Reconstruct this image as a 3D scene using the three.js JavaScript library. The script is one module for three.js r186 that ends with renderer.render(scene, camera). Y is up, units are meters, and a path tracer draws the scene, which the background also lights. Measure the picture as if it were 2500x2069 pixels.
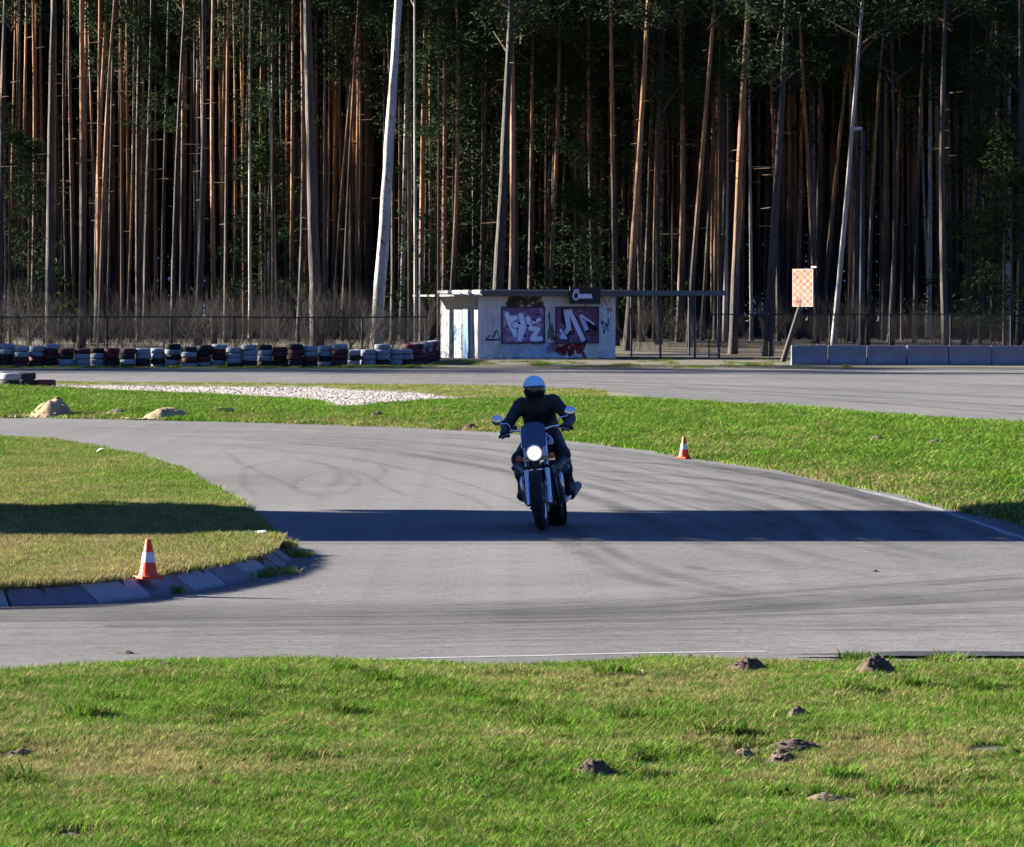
import * as THREE from 'three';
import { mergeGeometries, mergeVertices } from 'three/addons/utils/BufferGeometryUtils.js';
import { RoundedBoxGeometry } from 'three/addons/geometries/RoundedBoxGeometry.js';
import { MarchingCubes } from 'three/addons/objects/MarchingCubes.js';

// ---------------------------------------------------------------- camera, sky, sun, exposure
const F = 11400, CX = 1250, CY = 1034.5, HORIZON = 748, EYE = 2.2;      // a long lens, in pixels of a 2500 x 2069 picture
const PITCH = Math.atan((CY - HORIZON) / F);
const scene = new THREE.Scene();
const camera = new THREE.PerspectiveCamera(2 * Math.atan(CY / F) * 180 / Math.PI, 1024 / 847, 0.5, 3000);
camera.position.set(0, EYE, 0); camera.rotation.x = -PITCH;
const renderer = new THREE.WebGLRenderer({ antialias: true });
renderer.toneMapping = THREE.LinearToneMapping;
renderer.toneMappingExposure = 5.0;
renderer.shadowMap.enabled = true;
const SUN_EL = 20 * Math.PI / 180, SUN_BACK = 20 * Math.PI / 180;         // low, from the left and a little behind the scene
const SUN = new THREE.Vector3(-Math.cos(SUN_EL) * Math.cos(SUN_BACK), Math.sin(SUN_EL), -Math.cos(SUN_EL) * Math.sin(SUN_BACK));
{ // clear deep blue spring sky, paler to the horizon
  const W = 64, H = 32, a = new Float32Array(W * H * 4);
  for (let j = 0; j < H; j++) for (let i = 0; i < W; i++) {
    const el = ((j + 0.5) / H - 0.5) * Math.PI, k = Math.pow(Math.max(0, Math.sin(el)), 0.45), o = (j * W + i) * 4;
    const hz = [0.029, 0.055, 0.128], ze = [0.012, 0.0335, 0.119];
    for (let c = 0; c < 3; c++) a[o + c] = el < 0 ? hz[c] * 0.4 : hz[c] + (ze[c] - hz[c]) * k;
    a[o + 3] = 1;
  }
  const t = new THREE.DataTexture(a, W, H, THREE.RGBAFormat, THREE.FloatType);
  t.mapping = THREE.EquirectangularReflectionMapping; t.magFilter = t.minFilter = THREE.LinearFilter; t.needsUpdate = true;
  scene.background = t; scene.environment = t;
}
const sun = new THREE.DirectionalLight(new THREE.Color().setRGB(1, 0.93, 0.82), 5);
sun.position.copy(SUN).multiplyScalar(150).add(new THREE.Vector3(0, 0, -110)); sun.target.position.set(0, 0, -110);
sun.castShadow = true; sun.shadow.radius = 2; sun.shadow.mapSize.set(4096, 4096);
Object.assign(sun.shadow.camera, { left: -160, right: 160, top: 60, bottom: -60, near: 1, far: 400 });
scene.add(sun, sun.target);

// ---------------------------------------------------------------- helpers
const rng = (s) => () => { s |= 0; s = s + 0x6D2B79F5 | 0; let t = Math.imul(s ^ s >>> 15, 1 | s); t = t + Math.imul(t ^ t >>> 7, 61 | t) ^ t; return ((t ^ t >>> 14) >>> 0) / 4294967296; };
const lerp = (a, b, t) => a + (b - a) * t, clamp = (x, a = 0, b = 1) => Math.min(b, Math.max(a, x));
const sstep = (a, b, x) => { const t = clamp((x - a) / (b - a)); return t * t * (3 - 2 * t); };
const hash = (x, y, s) => { let h = Math.imul(x, 374761393) ^ Math.imul(y, 668265263) ^ Math.imul(s, 2147483647); h = Math.imul(h ^ h >>> 13, 1274126177); h = Math.imul(h ^ h >>> 15, 2246822519); return ((h ^ h >>> 16) >>> 0) / 4294967296; };
function vnoise(x, y, s = 1) { const i = Math.floor(x), j = Math.floor(y), u = x - i, v = y - j, a = u * u * (3 - 2 * u), b = v * v * (3 - 2 * v);
  return lerp(lerp(hash(i, j, s), hash(i + 1, j, s), a), lerp(hash(i, j + 1, s), hash(i + 1, j + 1, s), a), b); }
function fbm(x, y, s = 1, o = 4) { let v = 0, a = 0.5, n = 0; for (let k = 0; k < o; k++) { v += a * vnoise(x, y, s + k * 17); n += a; a *= 0.5; x *= 2.03; y *= 2.03; } return v / n; }
const V = (x, y, z) => new THREE.Vector3(x, y, z);
// a point of the ground (height h) that lies under a pixel of the 2100-wide viewing copy; depth grows along -z
function P(xd, yd, h = 0) { const X = xd * 2500 / 2100, Y = yd * 2500 / 2100; const u = (X - CX) / F, v = (CY - Y) / F, c = Math.cos(PITCH), s = Math.sin(PITCH);
  const dx = u, dy = v * c - s, dz = -(c + v * s), t = (h - EYE) / dy; return V(dx * t, h, dz * t); }
const xAt = (xd, d) => (xd * 2500 / 2100 - CX) / F * d;
const yAt = (yd, d) => EYE + (HORIZON - yd * 2500 / 2100) / F * d;
const used = {};
function numbered(n) { const k = used[n] = (used[n] ?? -1) + 1; return k ? n + '_' + String(k).padStart(3, '0') : n; }
function shade(o) { o.traverse((m) => { if (m.isMesh) { m.castShadow = true; m.receiveShadow = true; } }); return o; }
function tag(o, label, category, group, kind) { o.userData.label = label; if (category) o.userData.category = category; if (group) o.userData.group = group; if (kind) o.userData.kind = kind; return o; }
function thing(name, label, category, pos = [0, 0, 0], turn = 0, group) { const g = new THREE.Group(); g.name = numbered(name); g.position.set(...pos); g.rotation.y = turn; tag(g, label, category, group); scene.add(g); return g; }
function part(name, geo, mat, parent, label) { const m = new THREE.Mesh(geo, mat); m.name = name; m.castShadow = m.receiveShadow = true; if (label) m.userData.label = label; parent.add(m); return m; }
function top(name, geo, mat, label, category, group, kind) { const m = new THREE.Mesh(geo, mat); m.name = numbered(name); m.castShadow = m.receiveShadow = true; tag(m, label, category, group, kind); scene.add(m); return m; }
const structure = (name, geo, mat, label) => top(name, geo, mat, label, undefined, undefined, 'structure');
function merged(list) { const l = list.map((g) => { const q = g.index ? g.toNonIndexed() : g.clone(); for (const k of Object.keys(q.attributes)) if (!['position', 'normal', 'uv'].includes(k)) q.deleteAttribute(k); return q; }); return mergeGeometries(l); }
const box = (x, y, z, cx = 0, cy = 0, cz = 0, r = 0) => { const g = r ? new RoundedBoxGeometry(x, y, z, 2, r) : new THREE.BoxGeometry(x, y, z); return g.translate(cx, cy, cz); };
const tube = (pts, r, rs = 8, seg) => new THREE.TubeGeometry(new THREE.CatmullRomCurve3(pts), seg ?? Math.max(2, pts.length * 4), r, rs, false);
function rod(a, b, r0, r1 = r0, n = 10) { const d = b.clone().sub(a), g = new THREE.CylinderGeometry(r1, r0, d.length(), n); g.applyQuaternion(new THREE.Quaternion().setFromUnitVectors(V(0, 1, 0), d.normalize())); const m = a.clone().add(b).multiplyScalar(0.5); return g.translate(m.x, m.y, m.z); }
const lathe = (pts, n = 24) => new THREE.LatheGeometry(pts.map(([a, b]) => new THREE.Vector2(a, b)), n);
const lin = (r, g, b) => new THREE.Color().setRGB(r, g, b);
const std = (c, roughness = 0.8, metalness = 0, extra = {}) => new THREE.MeshStandardMaterial({ color: c.isColor ? c : lin(...c), roughness, metalness, ...extra });
// grey or coloured tiling texture from a function of (u, v) in 0..1; values are linear multipliers stored as sRGB
function texture(n, fn, rep = 1, srgb = true) { const a = new Uint8Array(n * n * 4); const enc = (x) => srgb ? (x <= 0.0031308 ? 12.92 * x : 1.055 * Math.pow(x, 1 / 2.4) - 0.055) : x;
  for (let j = 0; j < n; j++) for (let i = 0; i < n; i++) { const c = fn(i / n, j / n, i, j), o = (j * n + i) * 4; for (let k = 0; k < 3; k++) a[o + k] = Math.round(255 * clamp(enc(clamp(Array.isArray(c) ? c[k] : c)))); a[o + 3] = 255; }
  const t = new THREE.DataTexture(a, n, n); t.wrapS = t.wrapT = THREE.RepeatWrapping; t.magFilter = THREE.LinearFilter; t.minFilter = THREE.LinearMipmapLinearFilter; t.generateMipmaps = true; if (srgb) t.colorSpace = THREE.SRGBColorSpace; t.repeat.set(rep, rep); t.needsUpdate = true; return t; }
function canvas(w, h, draw) { const c = document.createElement('canvas'); c.width = w; c.height = h; draw(c.getContext('2d'), w, h); const t = new THREE.CanvasTexture(c); t.colorSpace = THREE.SRGBColorSpace; return t; }
// tiling value noise
function tnoise(u, v, f, s) { const x = u * f, y = v * f, i = Math.floor(x), j = Math.floor(y), a = x - i, b = y - j, m = (q) => ((q % f) + f) % f, p = a * a * (3 - 2 * a), q = b * b * (3 - 2 * b);
  return lerp(lerp(hash(m(i), m(j), s), hash(m(i + 1), m(j), s), p), lerp(hash(m(i), m(j + 1), s), hash(m(i + 1), m(j + 1), s), p), q); }
const ORD = ['first', 'second', 'third', 'fourth', 'fifth', 'sixth', 'seventh', 'eighth', 'ninth', 'tenth', 'eleventh', 'twelfth', 'thirteenth', 'fourteenth', 'fifteenth', 'sixteenth', 'seventeenth', 'eighteenth', 'nineteenth', 'twentieth', 'twenty-first', 'twenty-second', 'twenty-third', 'twenty-fourth', 'twenty-fifth', 'twenty-sixth'];
const bare = [];                                                       // spots without grass: [x, z, radius]
const LAND = [[0, 'left picture edge'], [175, 'brightest left trunk'], [300, 'branchy thin pine'], [445, 'tall lit pine'], [640, 'thickest dark trunk'], [793, 'leaning birch'], [900, 'hut end wall'], [1030, 'stout blue-grey pine'], [1150, 'hut name board'], [1258, 'hut right corner'], [1380, 'canopy middle'], [1515, 'canopy end pine'], [1583, 'thick dark pine'], [1647, 'marker board'], [1768, 'lamp pole'], [1880, 'thin straight trunk'], [1945, 'tall dark pine'], [2100, 'right picture edge']];
function between(xd) { for (let i = 0; i < LAND.length - 1; i++) if (xd < LAND[i + 1][0]) return xd < 0 ? 'left of the picture edge' : `between ${LAND[i][1]} and ${LAND[i + 1][1]}`; return 'at the right picture edge'; }
const lines = {};                                                      // alike things in a stretch: told apart by their order from the left
function lineUp(o, xd, what, where) { (lines[what + '|' + where] ??= []).push([xd, o, what, where]); }
function nameLines() { for (const k in lines) { const l = lines[k].sort((a, b) => a[0] - b[0]); l.forEach(([, o, what, where], i) => { o.userData.label = l.length > 1 ? `${ORD[i]} ${what} from left, ${where}` : `${what} ${where}`; }); } }
// ---------------------------------------------------------------- ground, asphalt, grass areas
const T = {
  asphalt: texture(512, (u, v, i, j) => { const n = 0.5 + 0.24 * tnoise(u, v, 8, 3) + 0.26 * tnoise(u, v, 20, 6) + 0.26 * tnoise(u, v, 60, 5); return n * (0.7 + 0.6 * hash(i >> 1, j >> 1, 9)) * (hash(i >> 1, j >> 1, 4) > 0.965 ? 0.6 : 1); }),
  soil: texture(256, (u, v, i, j) => 0.5 + 0.25 * tnoise(u, v, 10, 3) + 0.25 * tnoise(u, v, 60, 5) + 0.15 * (hash(i, j, 2) - 0.5)),
  concrete: texture(256, (u, v, i, j) => { const n = 0.66 + 0.18 * tnoise(u, v, 5, 3) + 0.12 * tnoise(u, v, 24, 5); return n + 0.12 * (hash(i, j, 9) - 0.5); }),
  bump: texture(256, (u, v, i, j) => 0.5 * tnoise(u, v, 32, 7) + 0.5 * hash(i, j, 3), 1, false),
};
const base = new THREE.PlaneGeometry(2400, 2400).rotateX(-Math.PI / 2).translate(0, -0.35, -300);
structure('ground', base, std([0.10, 0.12, 0.05], 1, 0, { map: T.soil }), 'grassy ground under the whole circuit');

function poly(list) { return list.map((p) => p.isVector3 ? [p.x, p.z] : (([q]) => [q.x, q.z])([P(p[0], p[1], p[2] ?? 0)])); }
function inside(x, z, pg) { let c = false; for (let i = 0, j = pg.length - 1; i < pg.length; j = i++) { const a = pg[i], b = pg[j]; if ((a[1] > z) !== (b[1] > z) && x < (b[0] - a[0]) * (z - a[1]) / (b[1] - a[1]) + a[0]) c = !c; } return c; }
function segDist(x, z, pts, closed) { let m = 1e9; for (let i = 0; i < pts.length - (closed ? 0 : 1); i++) { const a = pts[i], b = pts[(i + 1) % pts.length], dx = b[0] - a[0], dz = b[1] - a[1], t = clamp(((x - a[0]) * dx + (z - a[1]) * dz) / (dx * dx + dz * dz || 1)); m = Math.min(m, Math.hypot(x - a[0] - dx * t, z - a[1] - dz * t)); } return m; }
const sd = (x, z, pg) => segDist(x, z, pg, true) * (inside(x, z, pg) ? 1 : -1);      // positive inside

// terrain patch: a fine grid that rises out of the asphalt sheet where a grass area is
function patch(x0, x1, d0, d1, nx, nd, hFn, cFn) {
  const pos = [], col = [], uv = [], idx = [], keep = [];
  for (let j = 0; j <= nd; j++) for (let i = 0; i <= nx; i++) {
    const x = lerp(x0, x1, i / nx), d = d0 * Math.pow(d1 / d0, j / nd), h = hFn(x, -d); pos.push(x, h, -d); uv.push(x, d); col.push(...cFn(x, -d)); keep.push(h > -0.03);
  }
  for (let j = 0; j < nd; j++) for (let i = 0; i < nx; i++) { const a = j * (nx + 1) + i, b = a + 1, c = a + nx + 1, e = c + 1; if (keep[a] || keep[b] || keep[c]) idx.push(a, b, c); if (keep[b] || keep[c] || keep[e]) idx.push(b, e, c); }
  const g = new THREE.BufferGeometry(); g.setAttribute('position', new THREE.Float32BufferAttribute(pos, 3)); g.setAttribute('uv', new THREE.Float32BufferAttribute(uv, 2)); g.setAttribute('color', new THREE.Float32BufferAttribute(col, 3)); g.setIndex(idx); g.computeVertexNormals(); return g;
}
// asphalt: one flat sheet that both tracks share
const asphaltTint = (x, z) => { const d = -z, n = fbm(x * 0.35, d * 0.12, 5), m = fbm(x * 1.3, d * 0.5, 31); const st = fbm(x * 0.18, d * 1.6, 55), v = 0.74 + 0.34 * n + 0.22 * (m - 0.5) + 0.18 * (st - 0.5); const w = fbm(x * 0.1, d * 0.06, 77); return [v * (1.0 + 0.02 * w), v * 0.99, v * (0.985 + 0.02 * (1 - w))]; };
const asphaltMat = new THREE.MeshPhysicalMaterial({ color: lin(0.166, 0.165, 0.157), roughness: 1, specularIntensity: 0.25, vertexColors: true, map: T.asphalt, bumpMap: T.bump, bumpScale: 0.004 });
const asphalt = structure('asphalt_track', patch(-40, 40, 12, 164.5, 160, 260, () => 0, asphaltTint), asphaltMat, 'worn grey asphalt of the race track and its bend');
T.asphalt.repeat.set(0.9, 0.9); T.bump.repeat.set(1, 1); T.soil.repeat.set(0.8, 0.8);

const foreP = poly([[-900, 1412], [-300, 1392], [0, 1381], [200, 1371], [400, 1362], [600, 1362], [800, 1367], [1000, 1369], [1200, 1365], [1350, 1359], [1500, 1360], [1750, 1363], [2100, 1367], [2400, 1374], [3000, 1386], V(9, 0, -13), V(-9, 0, -13)]);
const kerbLine = [[-420, 1258], [-260, 1254], [-120, 1250.5], [0, 1247], [120, 1243], [300, 1226], [400, 1211], [490, 1194], [556, 1176], [588, 1158], [597, 1140]].map(([x, y]) => P(x, y, 0));
const KERB_H = 0.13, KERB_RUN = 0.15;
const kerbCurve = new THREE.CatmullRomCurve3(kerbLine), kerbTop = [];
for (let k = 0; k <= 20; k++) { const p = kerbCurve.getPointAt(k / 20), t = kerbCurve.getTangentAt(k / 20); kerbTop.push(p.clone().add(V(t.z, 0, -t.x).multiplyScalar(KERB_RUN + 0.10))); }   // inward = left of the way to the far end
const islandP = poly([[-900, 868], [-500, 878], [-200, 888], [0, 899], [100, 905], [200, 922], [290, 940], [370, 965], [440, 1005], [500, 1038], [545, 1072], [572, 1106], [584, 1128], ...kerbTop.slice().reverse(), V(-12, 0, -33.5)]);
const bankLow = [[-900, 848], [-300, 855], [0, 858], [200, 860], [500, 867], [800, 877], [1030, 888], [1180, 905], [1340, 926], [1400, 938], [1600, 968], [1800, 1008], [2000, 1054], [2100, 1082], [2300, 1150]];
const bankP = poly([...bankLow, [2700, 935], [2400, 905], [2100, 876], [1900, 862], [1700, 845], [1500, 832], [1300, 822], [1100, 824], [1020, 826], [900, 828], [760, 833], [705, 846], [680, 842], [672, 828], [620, 824], [300, 810], [130, 803], [0, 798], [-300, 793], [-900, 786]]);
const bankLowL = poly(bankLow);
const dryP = poly([[-700, 785], [0, 786], [400, 789], [850, 793], [1050, 795], [1290, 806], [1340, 816], [1310, 823], [1000, 825], [930, 816], [850, 807], [650, 796], [300, 792.5], [0, 791.5], [-700, 790]]);

const clods = [];                                                     // little heaps of earth, filled below
const foreH = (x, z) => { const s = sd(x, z, foreP) + 0.16 * (fbm(x * 3, z * 3, 8) - 0.5) + 0.5 * (fbm(x * 0.8, 2, 9) - 0.5); return s < -0.05 ? -0.05 : lerp(-0.03, 0.008, sstep(-0.05, 0.2, s)) + sstep(0.1, 2.2, s) * (0.10 * fbm(x * 0.9, z * 0.9, 12) + 0.03) + sstep(0.05, 0.8, s) * 0.035 * (fbm(x * 4, z * 4, 14) - 0.3); };
const islandH = (x, z) => { const w = sd(x, z, islandP), s = w + 0.14 * (fbm(x * 2.5, z * 1.2, 18) - 0.5), k = segDist(x, z, kerbTop.map((p) => [p.x, p.z]), false); if (w < -0.12) return -0.05; const slope = 0.02 * sstep(-0.1, 1.5, s) * sstep(85, 56, -z) + 0.008, kerbSide = 1 - sstep(0.15, 1.8, k); return s < -0.05 && k > 0.3 ? -0.05 : Math.max(lerp(slope, 0.14, kerbSide), 0.0) + 0.015 * fbm(x * 2, z * 0.8, 22) - (s < 0.05 && k > 0.3 ? 0.04 : 0); };
const bankH = (x, z) => { const s = sd(x, z, bankP) + 0.35 * (fbm(x * 1.2, z * 0.3, 28) - 0.5); if (s < -0.1) return -0.05; return lerp(-0.03, 0.02, sstep(-0.1, 0.3, s)) + sstep(0.2, 2.5, s) * (0.09 * fbm(x * 0.3, z * 0.1, 33) + 0.05 * fbm(x * 1.5, z * 0.5, 36)) + 0.02 * sstep(0, 1, s); };
const dryH = (x, z) => { const s = sd(x, z, dryP) + 0.8 * (fbm(x * 0.8, z * 0.15, 44) - 0.5); return s < -0.2 ? -0.05 : lerp(-0.03, 0.03, sstep(-0.2, 0.4, s)) + 0.03 * fbm(x, z * 0.3, 46); };
const floorH = (x, z) => { const d = -z; return -0.04 + 0.07 * sstep(162.8, 165, d + 0.7 * (fbm(x * 0.5, 3, 51) - 0.5)) + 0.06 * sstep(166, 186, d) + 0.5 * sstep(188, 210, d) + 0.5 * sstep(210, 330, d) + 0.05 * sstep(165, 168, d) * fbm(x * 0.7, z * 0.3, 53); };

// grass mix: 0 fresh green ... 1 dry straw; patches with outlines of their own
const foreDry = (x, z) => clamp(2.3 * (fbm(x * 0.55 + 3, z * 0.42, 61, 5) - 0.41) + 0.5 * (fbm(x * 2.3, z * 1.6, 62, 3) - 0.45) + 0.5 * sstep(3.2, 0, Math.hypot(x + 1.2, z + 22)) * fbm(x * 2, z * 2, 63) + 0.75 * sstep(1.3, 0.1, Math.hypot((x - 1.35) * 0.9, (z + 21.3) * 0.55)) * fbm(x * 3, z * 3, 67) + 0.5 * sstep(0.5, 0, sd(x, z, foreP)) * fbm(x * 4, z * 4, 65));
const islandDry = (x, z) => clamp(1.6 * (fbm(x * 0.5, z * 0.12, 71, 5) - 0.24) + 0.55 * sstep(53, 46, -z) * fbm(x * 1.2, z * 0.5, 73) - 0.2 * sstep(60, 70, -z));
const bankDry = (x, z) => clamp(1.3 * (fbm(x * 0.6, z * 0.14, 81, 5) - 0.55) + 0.6 * sstep(2.4, 0.3, segDist(x, z, bankLowL, false)) * (0.35 + 0.9 * fbm(x * 1.6, z * 0.4, 83)));
const soilMix = (k) => [lerp(0.033, 0.11, k), lerp(0.055, 0.09, k), lerp(0.011, 0.034, k)];
const grassGround = std([1, 1, 1], 1, 0, { vertexColors: true, map: T.soil });
structure('grass_foreground_ground', patch(-6.5, 6.5, 14, 31.5, 130, 210, foreH, (x, z) => soilMix(foreDry(x, z))), grassGround, 'uneven lawn in front of the track');
structure('grass_island_ground', patch(-12, -1.0, 32.5, 90, 130, 260, islandH, (x, z) => soilMix(islandDry(x, z))), grassGround, 'raised grass island inside the bend');
structure('grass_bank_ground', patch(-20, 13, 42, 136, 170, 260, bankH, (x, z) => soilMix(bankDry(x, z))), grassGround, 'low grass bank between the bend and the far track');
structure('dry_verge_ground', patch(-20, 6, 100, 142, 70, 80, dryH, () => [0.145, 0.145, 0.058]), grassGround, 'thin dry verge beside the far track');
structure('forest_floor', patch(-95, 70, 161, 345, 165, 110, floorH, (x, z) => { const k = Math.max(sstep(-4.5, -2.5, x + 2 * (fbm(x, z, 94) - 0.5)) * 0.85, sstep(170, 181, -z + 6 * (fbm(x * 0.3, z * 0.3, 91) - 0.5))), n = fbm(x * 0.6, z * 0.4, 93); return [lerp(0.08, 0.07, k) + 0.05 * n * k, lerp(0.12, 0.055, k) + 0.03 * n * k, lerp(0.03, 0.04, k)]; }), grassGround, 'verge and forest floor of needles and dead leaves');

// pale gravel run-off behind the bank
function sheet(list, y, seg = 0) { const pg = poly(list), sh = new THREE.Shape(pg.map(([x, z]) => new THREE.Vector2(x, -z))), g = new THREE.ShapeGeometry(sh); g.rotateX(-Math.PI / 2).translate(0, y, 0); const p = g.attributes.position, uv = g.attributes.uv; for (let i = 0; i < p.count; i++) uv.setXY(i, p.getX(i), p.getZ(i)); return g; }
const gravelPts = [[40, 791], [300, 792.5], [650, 796], [850, 802], [930, 810], [1010, 818], [1080, 826], [900, 834], [740, 842], [722, 856], [690, 858], [672, 842], [620, 832], [300, 815], [110, 806], [70, 800]];
T.gravel = texture(256, (u, v, i, j) => 0.62 + 0.25 * tnoise(u, v, 50, 3) + 0.3 * (hash(i >> 1, j >> 1, 2) - 0.5)); T.gravel.repeat.set(0.5, 0.12);
structure('gravel_runoff', sheet(gravelPts, 0.012), std([0.42, 0.365, 0.315], 1, 0, { map: T.gravel }), 'pale gravel run-off strip behind the grass bank');
{ const pg = poly(gravelPts), r = rng(5), g = new THREE.IcosahedronGeometry(0.02, 0), n = 4500, im = new THREE.InstancedMesh(g, std([1, 1, 1], 1), n), m = new THREE.Matrix4(), q = new THREE.Quaternion(), e = new THREE.Euler(); let k = 0, tries = 0;
  while (k < n && tries++ < 90000) { const x = lerp(-14, 0, r()), z = -lerp(88, 134, r()); if (!inside(x, z, pg) || bankH(x, z) > 0.0) continue; e.set(r() * 6, r() * 6, r() * 6); const s = 0.4 + r() * r() * 1.6; m.compose(V(x, 0.02, z), q.setFromEuler(e), V(s, s * 0.6, s)); im.setMatrixAt(k, m); const c = 0.22 + 0.22 * r(); im.setColorAt(k, lin(c, c * 0.93, c * 0.86)); k++; }
  im.count = k; im.name = 'gravel_stones'; im.castShadow = im.receiveShadow = true; tag(im, 'loose pale stones of the gravel run-off', undefined, undefined, 'stuff'); scene.add(im); }

// painted lines and rubber marks on the asphalt (children of the asphalt)
function ribbon(pts, w, y, seg = 60) { const c = new THREE.CatmullRomCurve3(pts), pos = [], uv = [], idx = []; const L = c.getLength(); for (let k = 0; k <= seg; k++) { const p = c.getPointAt(k / seg), t = c.getTangentAt(k / seg), n = V(-t.z, 0, t.x).normalize().multiplyScalar((typeof w === 'function' ? w(k / seg) : w) / 2); pos.push(p.x + n.x, y, p.z + n.z, p.x - n.x, y, p.z - n.z); uv.push(0, k / seg * Math.max(1, L / 6), 1, k / seg * Math.max(1, L / 6)); if (k) { const a = 2 * k - 2; idx.push(a, a + 2, a + 1, a + 1, a + 2, a + 3); } }
  const g = new THREE.BufferGeometry(); g.setAttribute('position', new THREE.Float32BufferAttribute(pos, 3)); g.setAttribute('uv', new THREE.Float32BufferAttribute(uv, 2)); g.setIndex(idx); g.computeVertexNormals(); if (g.attributes.normal.getY(0) < 0) { g.setIndex(idx.slice().reverse()); g.computeVertexNormals(); } return g; }
const wornPaint = texture(256, (u, v, i, j) => { const e = sstep(0, 0.12, u) * sstep(1, 0.88, u); return clamp((tnoise(u, v, 14, 3) * 0.6 + tnoise(u, v, 60, 5) * 0.5 - 0.32) * 2.4) * e; }, 1, false);
const rubber = texture(256, (u, v, i, j) => { const e = sstep(0, 0.45, u) * sstep(1, 0.55, u), st = 0.3 + 0.7 * tnoise(u, v * 0.08, 24, 3); return e * st * (0.2 + 0.8 * tnoise(u * 0.3, v, 9, 8)) * (0.6 + 0.4 * hash(i, j, 4)); }, 1, false);
const paintMat = std([0.5, 0.5, 0.5], 0.85, 0, { alphaMap: wornPaint, transparent: true, opacity: 0.8 });
const skid = (o) => std([0.033, 0.031, 0.032], 0.85, 0, { alphaMap: rubber, transparent: true, opacity: o });
const skidA = skid(0.95), skidB = skid(1.0), skidC = skid(0.72), skidD = skid(0.42);
const line = (name, pts, w, y, mat, label) => part(name, ribbon(pts.map(([a, b]) => P(a, b)), w, y), mat, asphalt, label);
line('edge_line', [[700, 1356], [870, 1351], [1100, 1346], [1300, 1341], [1480, 1338.5], [1570, 1337.6]], 0.085, 0.004, paintMat, 'worn white line along the near track edge');
line('edge_line', [[1760, 1006], [1880, 1033], [2000, 1071], [2110, 1110], [2300, 1178]], 0.10, 0.004, paintMat, 'worn white line along the outer edge of the bend');
line('edge_line', [[1350, 822], [1500, 829], [1700, 842.5], [1900, 859.5], [2100, 873.5], [2300, 890]], 0.16, 0.004, paintMat, 'white line along the far track edge');
let sy = 0.008;
const mark = (pts, w, m) => { line('skid_mark', pts, w, sy, m); sy += 0.0004; };
mark([[1150, 962], [1400, 978], [1600, 1003], [1750, 1033], [1850, 1068], [1920, 1112]], 0.42, skidA);
mark([[1220, 944], [1480, 962], [1680, 996], [1830, 1040], [1905, 1080]], 0.45, skidA);
mark([[1330, 950], [1580, 982], [1760, 1022], [1870, 1066]], 0.2, skidC);
mark([[1250, 985], [1450, 998], [1600, 1022], [1690, 1050], [1750, 1090]], 0.4, skidA);
mark([[1180, 1000], [1400, 1020], [1540, 1050], [1600, 1085]], 0.4, skidC);
mark([[1420, 950], [1620, 978], [1790, 1018], [1900, 1052]], 0.16, skidA);
mark([[1450, 1010], [1560, 1035], [1640, 1075], [1660, 1110]], 0.25, skidC);
mark([[150, 878], [500, 884], [900, 898], [1050, 908], [1250, 932]], 0.3, skidC);
mark([[300, 872], [700, 882], [1000, 897]], 0.25, skidC);
mark([[250, 893], [600, 900], [900, 915], [1040, 926]], 0.25, skidC);
mark([[560, 918], [800, 922], [1000, 938]], 0.2, skidC);
mark([[462, 930], [490, 950], [540, 975], [600, 1000], [660, 1022]], 0.2, skidD);
mark([[520, 1020], [495, 985], [520, 955], [590, 945], [650, 952], [690, 975], [650, 1000], [580, 1003]], 0.2, skidD);
mark([[600, 940], [680, 958], [730, 985], [700, 1010], [640, 1018], [600, 1005], [620, 980], [690, 968], [770, 968]], 0.15, skidD);
mark([[640, 950], [720, 965], [780, 995], [830, 1020]], 0.14, skidD);
mark([[760, 990], [785, 970], [780, 955]], 0.14, skidD);
mark([[820, 990], [900, 1005], [960, 1022], [1000, 1045]], 0.14, skidD);
mark([[500, 1012], [620, 1012], [700, 1010]], 0.12, skidD);
mark([[1180, 1182], [1300, 1180], [1430, 1178], [1560, 1175]], 0.12, skidC);
mark([[1405, 1163], [1440, 1170], [1520, 1174], [1640, 1176]], (t) => 0.30 - 0.22 * t, skidB);
mark([[1340, 1186], [1450, 1184], [1560, 1181]], 0.10, skidA);
mark([[1215, 1180], [1260, 1179], [1310, 1178]], 0.10, skidA);
mark([[-100, 1264], [300, 1260], [800, 1258], [1200, 1252], [1600, 1238], [2200, 1212]], 1.5, skidA); mark([[-100, 1272], [300, 1268], [800, 1266], [1200, 1260], [1600, 1246], [2200, 1222]], 0.8, skidC);
mark([[-100, 1275], [400, 1272], [900, 1270], [1300, 1263], [1700, 1247], [2200, 1222]], 0.35, skidA);
mark([[-100, 1290], [500, 1284], [900, 1280], [1400, 1268], [1800, 1255], [2200, 1240]], 0.30, skidC);
mark([[300, 1268], [800, 1264], [1250, 1258], [1500, 1250], [1800, 1228], [2200, 1196]], 0.22, skidA);
mark([[-100, 1250], [500, 1244], [1000, 1240], [1400, 1226], [1900, 1196], [2200, 1182]], 0.5, skidC); mark([[200, 1284], [800, 1279], [1300, 1272], [1700, 1262], [2200, 1250]], 0.6, skidC); mark([[600, 1294], [1200, 1290], [1700, 1292], [2200, 1296]], 0.3, skidC);
mark([[1000, 1275], [1300, 1276], [1700, 1283], [2200, 1284]], 0.16, skidA);
mark([[1300, 1246], [1600, 1224], [1900, 1200], [2200, 1175]], 0.3, skidC);
mark([[1500, 1262], [1800, 1258], [2200, 1258]], 0.14, skidA);
mark([[0, 1252], [500, 1247], [900, 1247], [1300, 1240]], 0.14, skidC);
mark([[-50, 1324], [400, 1318], [800, 1318], [1200, 1312], [1500, 1316]], 0.14, skidC);
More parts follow.
